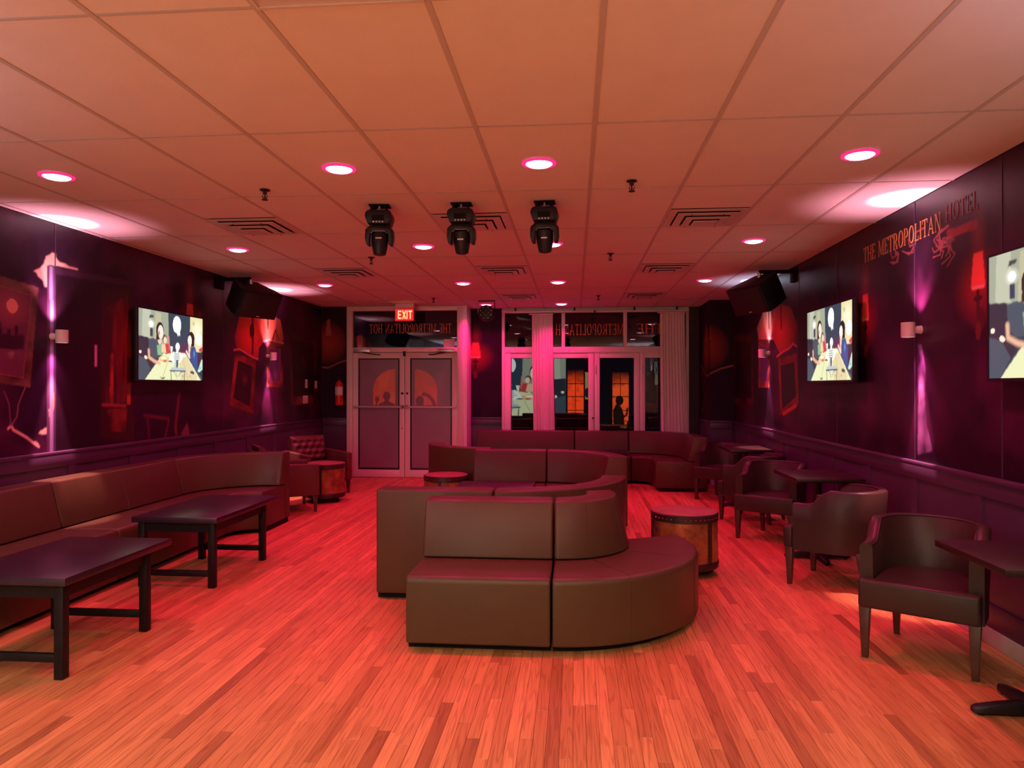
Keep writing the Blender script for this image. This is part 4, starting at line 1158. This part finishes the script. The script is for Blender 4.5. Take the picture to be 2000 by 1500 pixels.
# loudspeakers on brackets under the ceiling
def loudspeaker(loc, yaw, pitch, wall_x, label):
    t = tag(empty('loudspeaker', loc), label, 'loudspeaker', 'wall loudspeakers')
    b = empty('cabinet', (0, 0, 0), 0, t); b.rotation_euler = (pitch, 0, yaw)
    pts = [(-.28, -.19), (.28, -.19), (.28, -.09), (.17, .19), (-.17, .19), (-.28, -.09)]
    MB().prism(pts, -.165, .165, 'z').build('cabinet_shell', 'black', b, bevel=.012)
    MB().box((-.26, -.202, -.145), (.26, -.189, .145)).build('grille', 'grille', b, bevel=.006)
    MB().box((.272, -.16, -.06), (.284, -.11, .06)).build('handle_recess', 'blackmatte', b)
    MB().box((-.02, -.206, -.138), (.02, -.2015, -.126)).build('badge', 'vent', b)
    sx = 1 if wall_x > loc[0] else -1
    MB().tube([(0, .0, .17), (0, .0, .235)], .018, 10).build('swivel', 'alu', t)
    MB().box((min(0, wall_x - loc[0] - sx * .006), -.025, .225), (max(0, wall_x - loc[0] - sx * .006), .025, .262)).build('bracket_arm', 'blackmatte', t, bevel=.004)
    MB().box((wall_x - loc[0] - .012 - sx * .018, -.09, .13), (wall_x - loc[0] + .012 - sx * .018, .09, .28)).build('wall_plate', 'blackmatte', t, bevel=.003)
loudspeaker((-3.84, 8.25, 2.555), facing((.90, -.43)), .48, XL, 'black loudspeaker on a bracket high on the left wall')
loudspeaker((2.06, 8.25, 2.555), facing((-.90, -.43)), .48, XR, 'black loudspeaker on a bracket high on the right wall')

# switches and extinguisher by the door
def plate(y, z, w_, h_, n, label):
    t = tag(empty('switch_plate', (XL + .004, y, z)), label, 'switch')
    MB().box((0, -w_ / 2, -h_ / 2), (.008, w_ / 2, h_ / 2)).build('cover', 'white', t, bevel=.003)
    for k in range(n):
        yy = (k - (n - 1) / 2) * w_ / n
        MB().box((.008, yy - .013, -.03), (.012, yy + .013, .03)).build('rocker', 'baseboard', t, bevel=.001)
plate(11.06, 1.56, .10, .14, 1, 'pale wall control beside the dark painted portrait')
plate(11.48, 1.545, .09, .13, 1, 'small dim wall control nearest the entrance door')
plate(11.02, 1.31, .20, .125, 3, 'wide white triple switch plate low beside the painted portrait')
t = tag(empty('fire_extinguisher', (-3.90, 11.655, 1.20)), 'red fire extinguisher with white label left of the door frame', 'fire extinguisher')
MB().lathe([(.045, 0), (.062, .01), (.065, .03), (.065, .33), (.055, .375), (.028, .40), (.022, .42)], 24).build('cylinder', 'red', t, smooth=True)
MB().lathe([(.0655, .17), (.0663, .17), (.0663, .31), (.0655, .31)], 24, cap=False).build('paper_label', 'paper', t)
MB().lathe([(.022, .42), (.024, .45), (.016, .46)], 14).build('valve', 'caster', t)
MB().box((-.02, -.075, .455), (.02, .03, .468)).build('lever', 'caster', t, bevel=.003)
MB().tube([(.02, -.01, .44), (.07, -.02, .42), (.085, -.02, .30), (.08, -.02, .12)], .010, 8).build('hose', 'blackmatte', t)
MB().box((-.03, .06, .10), (.03, .086, .30)).build('wall_bracket', 'caster', t)

# ---------------------------------------------------------------- curtains
def curtain(x0, x1, xb0, xb1, z0, z1, folds, label, seed):
    nu, nv = folds * 8, 24
    rs = np.random.RandomState(seed)
    ph = np.cumsum(0.6 + 0.8 * rs.rand(folds + 1)); ph = ph / ph[-1]
    vs, fs = [], []
    for side in (0, 1):
        for j in range(nv + 1):
            t = j / nv
            for i in range(nu + 1):
                s = i / nu
                a = np.interp(s, np.linspace(0, 1, folds + 1), ph)
                xa = x0 + (x1 - x0) * a; xb = xb0 + (xb1 - xb0) * a
                k = t * t * (3 - 2 * t)
                x = xa * (1 - k) + xb * k
                amp = .013 + .013 * t
                y = amp * math.sin(2 * PI * folds * s) + .010 * math.sin(5 * s + 3 * t + seed)
                vs.append((x, y + side * .003, z1 + (z0 - z1) * t))
    n = (nu + 1) * (nv + 1)
    for j in range(nv):
        for i in range(nu):
            q = (j * (nu + 1) + i, j * (nu + 1) + i + 1, (j + 1) * (nu + 1) + i + 1, (j + 1) * (nu + 1) + i)
            fs.append(q); fs.append(tuple(k + n for k in q[::-1]))
    t = tag(empty('curtain', (0, 12.16, 0)), label, 'curtain')
    MB().add(vs, fs).build('cloth', 'curtain', t, smooth=True)
    MB().box((min(x0, x1) - .005, -.03, z1 - .005), (max(x0, x1) + .005, .03, z1 + .012)).build('heading_tape', 'curtain', t)
curtain(-.765, -.365, -.735, -.325, .06, 2.735, 8, 'bright pink-lit pleated curtain panel left of the window doors', 3)
curtain(1.385, 1.825, 1.395, 1.895, .06, 2.745, 9, 'duller pleated curtain panel at the right end of the window', 5)
t = tag(empty('curtain_track', (0, 12.16, 2.765)), 'long white curtain track along the window head', 'curtain track')
MB().box((-1.20, -.018, 0), (.33, .018, .028)).build('track_rail', 'frame', t, bevel=.003)
MB().box((.35, -.018, 0), (1.88, .018, .028)).build('track_rail', 'frame', t, bevel=.003)
MB().box((.325, -.022, -.006), (.355, .022, .03)).build('track_joiner', 'black', t)
for x in (-1.0, 0.0, 1.0, 1.7):
    MB().box((x - .015, -.012, .028), (x + .015, .012, .086)).build('hanger', 'black', t)

# ================================================================ SOFAS (modular lounge seating)
SH, SD = .785, .74        # backrest height, overall depth
def sofa_module(name, stations, label, seam=None, group='taupe modular lounge seating'):
    """stations: (front point x, y, direction from front to back dx, dy, scale of depth on that line)"""
    x0, y0 = stations[0][0], stations[0][1]
    t = tag(empty(name, (x0, y0, 0)), label, 'sofa', group)
    def sweep(prof):
        rings = []
        for x, y, dx, dy in stations:
            rings.append([(x - x0 + dx * d, y - y0 + dy * d, z) for d, z in prof])
        return MB().loft(rings)
    sweep([(.0, .045), (.0, .405), (.018, .432), (.60, .425), (.60, .045)]).build('seat', 'leather', t, bevel=.014, seg=3, smooth=35)
    sweep([(.455, .432), (.545, SH), (SD, SH), (SD, .045), (.605, .045), (.605, .432)]).build('backrest', 'leather', t, bevel=.016, seg=3, smooth=35)
    sweep([(.075, .0), (.075, .05), (SD - .06, .05), (SD - .06, .0)]).build('plinth', 'blackmatte', t)
    return t, x0, y0
def line_st(ax, ay, bx, by, dx, dy):
    return [(ax, ay, dx, dy), (bx, by, dx, dy)]
def arc_st(cx, cy, a0, a1, front_r, sign, n=20):
    """sign +1: back lies inside (seat on the outer side); -1: back lies outside"""
    out = []
    for k in range(n + 1):
        a = math.radians(a0 + (a1 - a0) * k / n)
        c_, s_ = math.cos(a), math.sin(a)
        out.append((cx + front_r * c_, cy + front_r * s_, -sign * c_, -sign * s_))
    return out
FY = 4.055
# island, front
sofa_module('sofa_module', line_st(-.966, FY, -.137, FY, 0, 1), 'straight taupe sofa module nearest the camera, seat facing it')
R2 = .955
m2, ox, oy = sofa_module('sofa_curve_module', arc_st(-.125, FY + R2, -90, 22, R2, 1, 28), 'outward-curving rounded sofa module joined to the nearest straight one')
for ang in (-62, -22):
    a = math.radians(ang); c_, s_ = math.cos(a), math.sin(a)
    P0 = lambda d, z: (-.125 + (R2 - d) * c_ - ox, FY + R2 + (R2 - d) * s_ - oy, z)
    MB().tube([P0(-.001, .06), P0(-.001, .40), P0(.016, .432), P0(.44, .430)], .0018, 6).build('seam', 'leather', m2)
    MB().tube([P0(.456, .436), P0(.540, .77)], .0018, 6).build('seam', 'leather', m2)
# island, facing the window
sofa_module('sofa_module', line_st(-.575, 5.02 + SD, -1.41, 5.02 + SD, 0, -1), 'straight sofa module with its back to the camera, left of the island')
sofa_module('sofa_curve_module', arc_st(-.565, 5.02 + .985, -90, 0, .985 - SD, -1), 'inward-curving sofa module behind the rounded one, back to the camera')
# second island
Y3 = 7.68
sofa_module('sofa_module', line_st(-1.155, Y3, -.322, Y3, 0, 1), 'straight sofa module in the middle of the room behind the low black table')
sofa_module('sofa_curve_module', arc_st(-.312, Y3 + SD - .87, 90, 4, .87 - SD, -1), 'inward-curving sofa module in the middle of the room, right of the straight one')
sofa_module('sofa_curve_module', arc_st(-1.0, 9.345, -90, -180, .90 - SD, -1), 'inward-curving sofa module seen from behind, beside the drum table and door')
# back run under the window
YW = 12.06
sofa_module('sofa_module', line_st(-1.62, YW - SD, -.005, YW - SD, 0, 1), 'long straight sofa module under the window, left end of the back run')
sofa_module('sofa_module', line_st(.005, YW - SD, .875, YW - SD, 0, 1), 'straight sofa module under the window, middle of the back run')
st = arc_st(.885, YW - 1.02, 90, 0, 1.02 - SD, -1) + [(.885 + 1.02 - SD, 10.50, 1, 0)]
sofa_module('sofa_curve_module', st, 'curved corner sofa module ending the back run beside the right column')
# left wall
XS = XL + .045
sofa_module('sofa_module', line_st(XS + SD, 3.50, XS + SD, 5.19, -1, 0), 'straight sofa module on the left wall, cut by the left edge of the picture')
m, ox, oy = sofa_module('sofa_module', line_st(XS + SD, 5.20, XS + SD, 6.90, -1, 0), 'long straight sofa module on the left wall behind the black tables')
MB().tube([(-.456, .83, .437), (-.542, .83, .772), (-.56, .83, .787), (-.72, .83, .787)], .002, 6).build('seam', 'leather', m)
MB().tube([(-.001, .83, .06), (-.001, .83, .40), (-.02, .83, .434), (-.44, .83, .430)], .002, 6).build('seam', 'leather', m)
sofa_module('sofa_curve_module', arc_st(XS + .985, 6.91, 180, 90, .985 - SD, -1), 'inward-curving corner sofa module at the far end of the left wall run')

# ================================================================ LOW BLACK TABLES
def low_table(x0, x1, y0, y1, h, label, in0=.03, in1=.17):
    t = tag(empty('coffee_table', ((x0 + x1) / 2, (y0 + y1) / 2, 0)), label, 'table', 'low black tables')
    a, b = (x1 - x0) / 2, (y1 - y0) / 2
    MB().box((-a, -b, h - .042), (a, b, h)).build('table_top', 'tabletop', t, bevel=.003)
    L = .025
    ya, yb = -b + in0 + L, b - in1 - L
    xa = a - .035 - L
    for sx in (-1, 1):
        for yy in (ya, yb):
            MB().box((sx * xa - L, yy - L, 0), (sx * xa + L, yy + L, h - .042)).build('leg', 'tablewood', t, bevel=.003)
        MB().box((sx * xa - .012, ya + L, h - .115), (sx * xa + .012, yb - L, h - .043)).build('apron', 'tablewood', t)
    for yy in (ya, yb):
        MB().box((-xa + L, yy - .012, h - .115), (xa - L, yy + .012, h - .043)).build('apron', 'tablewood', t)
        MB().box((-xa + L, yy - .015, .085), (xa - L, yy + .015, .128)).build('stretcher', 'tablewood', t, bevel=.002)
low_table(-3.30, -2.60, 3.47, 4.45, .535, 'low black table nearest the camera at the left edge')
low_table(-3.33, -2.66, 5.15, 6.27, .535, 'low black table in front of the left wall sofa corner')
low_table(-1.17, -.41, 6.95, 7.52, .520, 'low black table between the two sofa islands', .03, .03)
low_table(-.15, .82, 10.80, 11.18, .545, 'low black table before the back sofa, right one of two', .03, .03)
low_table(-1.45, -.55, 10.80, 11.18, .545, 'low black table before the back sofa, left one of two', .03, .03)

# ================================================================ DRUM TABLES
def drum_table(x, y, r, h, rz, label):
    t = tag(empty('drum_table', (x, y, 0), rz), label, 'side table', 'leather drum tables')
    MB().lathe([(r * .96, .075), (r, .10), (r * 1.0, .16), (r * .985, h * .6), (r * .985, h - .06)], 48).build('body', 'drum', t, smooth=True)
    MB().lathe([(r * .985, .062), (r * 1.015, .07), (r * 1.02, .115), (r * .995, .125)], 48).build('bottom_band', 'band', t, smooth=True)
    MB().lathe([(r * .985, h - .066), (r * 1.01, h - .062), (r * 1.01, h - .008), (r * .985, h - .001)], 48).build('rim_band', 'band', t, smooth=True)
    MB().lathe([(r * .99, h - .006), (r * .985, h), (r * .80, h + .004), (.001, h + .005)], 48, cap=False).build('leather_top', 'drumtop', t, smooth=True)
    b = MB()
    for k in range(44):
        a = 2 * PI * k / 44
        c_, s_ = math.cos(a), math.sin(a)
        p = (r * 1.013 * c_, r * 1.013 * s_, h - .036)
        q = .004
        b.add([(p[0] - s_ * q, p[1] + c_ * q, p[2]), (p[0], p[1], p[2] + q), (p[0] + s_ * q, p[1] - c_ * q, p[2]), (p[0], p[1], p[2] - q), (p[0] + c_ * q * .7, p[1] + s_ * q * .7, p[2])],
              [(0, 1, 4), (1, 2, 4), (2, 3, 4), (3, 0, 4)])
    tag(b.build('nailheads', 'brass', t), kind='stuff')
    for k in range(3):
        a = 2 * PI * k / 3 + .3
        c_, s_ = math.cos(a), math.sin(a)
        ring = [(1.002, .125), (1.002, h - .066), (1.014, h - .066), (1.014, .125)]
        ang = .075
        MB().add([(r * f * math.cos(a + d), r * f * math.sin(a + d), z) for d in (-ang, ang) for f, z in ring],
                 [(0, 1, 2, 3), (7, 6, 5, 4), (0, 4, 5, 1), (1, 5, 6, 2), (2, 6, 7, 3), (3, 7, 4, 0)]).build('leather_strap', 'band', t)
    for k in range(4):
        a = PI / 4 + k * PI / 2
        MB().lathe([(.035, 0), (.045, .012), (.045, .05), (.038, .064)], 16, (r * .72 * math.cos(a), r * .72 * math.sin(a), 0)).build('foot', 'blackmatte', t, smooth=True)
    for a in (PI, 0):
        pts = [(0, -.045, .30)] + [(math.cos(a) * (.03 * math.sin(PI * k / 8)), -.045 + .09 * k / 8, .30 - .07 * math.sin(PI * k / 8)) for k in range(1, 8)] + [(0, .045, .30)]
        MB().tube([(p[0] + math.cos(a) * r * .99, p[1], p[2]) for p in pts], .006, 6).build('handle', 'caster', t)
drum_table(.895, 5.985, .268, .505, .9, 'studded leather drum table right of the rounded sofa module')
drum_table(-1.475, 8.19, .255, .505, 2.2, 'studded leather drum table in front of the entrance door')
drum_table(-3.29, 9.28, .255, .505, .3, 'studded leather drum table between the two brown armchairs')

# ================================================================ BARREL CHAIRS (right side)
def make_chair():
    t = empty('barrel_chair')
    # U-shaped path of the shell: arms then round back, front at -Y
    hw, yf = .265, -.255
    pts = [(-hw, yf + k * .05) for k in range(5)]
    yb = yf + .20
    for k in range(1, 20):
        a = PI * k / 20
        pts.append((-hw * math.cos(a) if True else 0, yb + .315 * math.sin(a) ** .85))
    pts += [(hw, yf + k * .05) for k in range(4, -1, -1)]
    def h(y):
        s = min(1, max(0, (y - (-.135)) / .13)); s = s * s * (3 - 2 * s)
        return .630 + .115 * s
    rings = []
    n = len(pts)
    for i, (x, y) in enumerate(pts):
        p0, p1 = pts[max(i - 1, 0)], pts[min(i + 1, n - 1)]
        d = Vector((p1[0] - p0[0], p1[1] - p0[1])).normalized()
        nx, ny = -d.y, d.x          # outward (left of travel)
        H = h(y); o, q = .034, .034
        back = max(0, (y - yb) / .3)
        ob = .034 - .02 * back
        lean = .035 * back
        rings.append([(x + nx * ob, y + ny * ob, .275), (x + nx * (o + lean * .5), y + ny * (o + lean * .5), .50), (x + nx * (o + lean), y + ny * (o + lean), H - .016), (x + nx * (o - .014 + lean), y + ny * (o - .014 + lean), H),
                      (x - nx * (q - .014 - lean), y - ny * (q - .014 - lean), H), (x - nx * (q - lean), y - ny * (q - lean), H - .016), (x - nx * (q + .004), y - ny * (q + .004), .40), (x - nx * q, y - ny * q, .275)])
    MB().loft(rings).build('shell', 'leather2', t, smooth=50)
    tubep = []
    for i, (x, y) in enumerate(pts):
        p0, p1 = pts[max(i - 1, 0)], pts[min(i + 1, n - 1)]
        d = Vector((p1[0] - p0[0], p1[1] - p0[1])).normalized()
        lean = .035 * max(0, (y - yb) / .3)
        tubep.append((x + d.y * (.028 - lean), y - d.x * (.028 - lean), h(y) - .006))
    MB().tube(tubep, .004, 6).build('piping', 'leather2', t, smooth=True)
    poly = [(-.292, -.332), (.292, -.332), (.292, -.262), (.226, -.258), (.226, -.05)]
    for k in range(1, 12):
        a = PI * k / 12
        poly.append((.226 * math.cos(a), -.05 + .262 * math.sin(a) ** .85))
    poly += [(-.226, -.05), (-.226, -.258), (-.292, -.262)]
    MB().prism(poly, .285, .445, 'z').build('seat', 'leather2', t, bevel=.018, seg=3)
    for sx in (-1, 1):
        MB().taper((sx * .262, -.290, 0), (.016, .016), (sx * .262, -.290, .29), (.028, .028)).build('leg', 'legwood', t, bevel=.003)
        MB().taper((sx * .205, .245, 0), (.015, .015), (sx * .195, .195, .29), (.026, .026)).build('leg', 'legwood', t, bevel=.003)
    return t
proto = make_chair()
CH = [(2.005, 4.29, (-.56, -.83), 'dark leather barrel chair nearest the camera, seat facing left'),
      (2.040, 5.74, (-.80, .59), 'dark leather barrel chair seen from its outer side at the middle wall table'),
      (2.010, 7.46, (-.56, -.83), 'dark leather barrel chair beyond the middle wall table, facing the camera'),
      (2.060, 8.42, (-.80, .59), 'dark leather barrel chair on the near side of the farthest wall table'),
      (2.015, 9.93, (-.56, -.83), 'dark leather barrel chair beyond the farthest wall table near the column'),
      (2.020, 2.58, (-.80, .59), 'dark leather barrel chair cut off at the lower right corner')]
for i, (x, y, d, lab) in enumerate(CH):
    o = proto if i == 0 else copy_tree(proto)
    o.location = (x, y, 0); o.rotation_euler = (0, 0, facing(d))
    tag(o, lab, 'chair', 'dark leather barrel chairs')

# ================================================================ WALL TABLES WITH CAST BASE
def wall_table(xc, yc, w_, d_, label):
    t = tag(empty('pedestal_table', (xc, yc, 0)), label, 'table', 'square pedestal tables')
    MB().box((-w_ / 2, -d_ / 2, .712), (w_ / 2, d_ / 2, .745)).build('table_top', 'darkwood', t, bevel=.004)
    MB().lathe([(.05, .05), (.038, .08), (.036, .66), (.06, .69)], 20).build('column', 'caster', t, smooth=True)
    MB().box((-.20, -.20, .690), (.20, .20, .711)).build('top_plate', 'caster', t)
    b = MB().taper((0, 0, .02), (.06, .06), (0, 0, .075), (.05, .05)).build('hub', 'caster', t, bevel=.006)
    for k in range(4):
        a = k * PI / 2 + PI / 4 * 0
        c_, s_ = math.cos(a), math.sin(a)
        nx, ny = -s_, c_
        rings = []
        for d, hw, z1 in ((.03, .032, .070), (.15, .030, .058), (.255, .028, .042), (.280, .014, .036)):
            rings.append([(c_ * d + nx * hw, s_ * d + ny * hw, .012), (c_ * d - nx * hw, s_ * d - ny * hw, .012), (c_ * d - nx * hw * .8, s_ * d - ny * hw * .8, z1), (c_ * d + nx * hw * .8, s_ * d + ny * hw * .8, z1)])
        l = MB().loft(rings).build('base_foot', 'caster', t, bevel=.004)
        MB().lathe([(.016, 0), (.016, .013)], 12, (c_ * .24, s_ * .24, 0)).build('glide', 'blackmatte', l)
wall_table(2.115, 3.51, .60, .60, 'dark square pedestal table at the right edge in front of the nearest chair')
wall_table(2.135, 6.56, .56, .70, 'dark square pedestal table in the middle of the right wall row')
wall_table(2.145, 9.30, .52, .72, 'dark square pedestal table farthest along the right wall')

# ================================================================ BROWN ARMCHAIRS (left rear)
def armchair(x, y, d, label):
    t = tag(empty('armchair', (x, y, 0), facing(d)), label, 'armchair', 'brown tufted armchairs')
    W_, D_ = .36, .35
    for sx in (-1, 1):
        a, b = sorted((sx * W_, sx * (W_ - .085)))
        MB().prism([(-D_, .20), (D_, .20), (D_, .60), (-D_, .575)], a, b, 'x').build('arm', 'leather3', t, bevel=.012, seg=3)
        for sy in (-1, 1):
            MB().taper((sx * (W_ - .04), sy * (D_ - .04), 0), (.014, .014), (sx * (W_ - .04), sy * (D_ - .04), .20), (.024, .024)).build('leg', 'legwood', t)
    MB().box((-W_ + .087, -D_ + .01, .20), (W_ - .087, D_ - .01, .32)).build('seat_frame', 'leather3', t, bevel=.006)
    MB().box((-W_ + .09, -D_ + .0, .322), (W_ - .09, D_ - .16, .445)).build('seat_cushion', 'leather3', t, bevel=.022, seg=3)
    MB().prism([(D_ - .07, .322), (D_ - .0, .322), (D_ + .045, .745), (D_ - .01, .745)], -W_ + .088, W_ - .088, 'x').build('back_frame', 'leather3', t, bevel=.01)
    # tufted back cushion
    nx, nz = 48, 32
    vs, fs = [], []
    hw = W_ - .092
    btn = []
    for r in range(3):
        for k in range(5 if r % 2 == 0 else 4):
            btn.append((-hw + (k + (.5 if r % 2 == 0 else 1.0)) * 2 * hw / 5, .25 + .25 * r))
    for j in range(nz + 1):
        v = j / nz
        for i in range(nx + 1):
            s = -hw + 2 * hw * i / nx
            e = min(1, 6 * v) * min(1, 6 * (1 - v)) * min(1, 8 * i / nx) * min(1, 8 * (1 - i / nx))
            dmin = min(math.hypot(s - bx, (v - bz) * .40) for bx, bz in btn)
            th = .035 + .060 * e ** .5 * (0.45 + .55 * min(1, dmin / .055))
            z = .44 + .36 * v
            vs.append((s, D_ - .075 - th + .065 * v, z))
    for j in range(nz):
        for i in range(nx):
            fs.append((j * (nx + 1) + i, j * (nx + 1) + i + 1, (j + 1) * (nx + 1) + i + 1, (j + 1) * (nx + 1) + i))
    n0 = len(vs)
    edge = [i for i in range(nx + 1)] + [(j + 1) * (nx + 1) + nx for j in range(nz)] + [nz * (nx + 1) + nx - 1 - i for i in range(nx)] + [(nz - 1 - j) * (nx + 1) for j in range(nz - 1)]
    for e in edge:
        vs.append((vs[e][0], D_ - .070 + .065 * ((vs[e][2] - .44) / .36), vs[e][2]))
    m = len(edge)
    for k in range(m):
        fs.append((edge[k], edge[(k + 1) % m], n0 + (k + 1) % m, n0 + k))
    fs.append(tuple(n0 + k for k in range(m)))
    cu = MB().add(vs, fs).build('tufted_back', 'leather3', t, smooth=60)
    for bx, bz in btn:
        MB().lathe([(.010, -.004), (.006, -.009)], 8, (bx, D_ - .075 - .058 + .065 * bz, .44 + .36 * bz), 'y').build('button', 'leather3', cu)
armchair(-3.565, 8.575, (.84, .55), 'brown leather armchair next to the left sofa end, turned away from the camera')
armchair(-3.66, 9.98, (.75, -.66), 'brown leather armchair with tufted back facing the camera by the door')
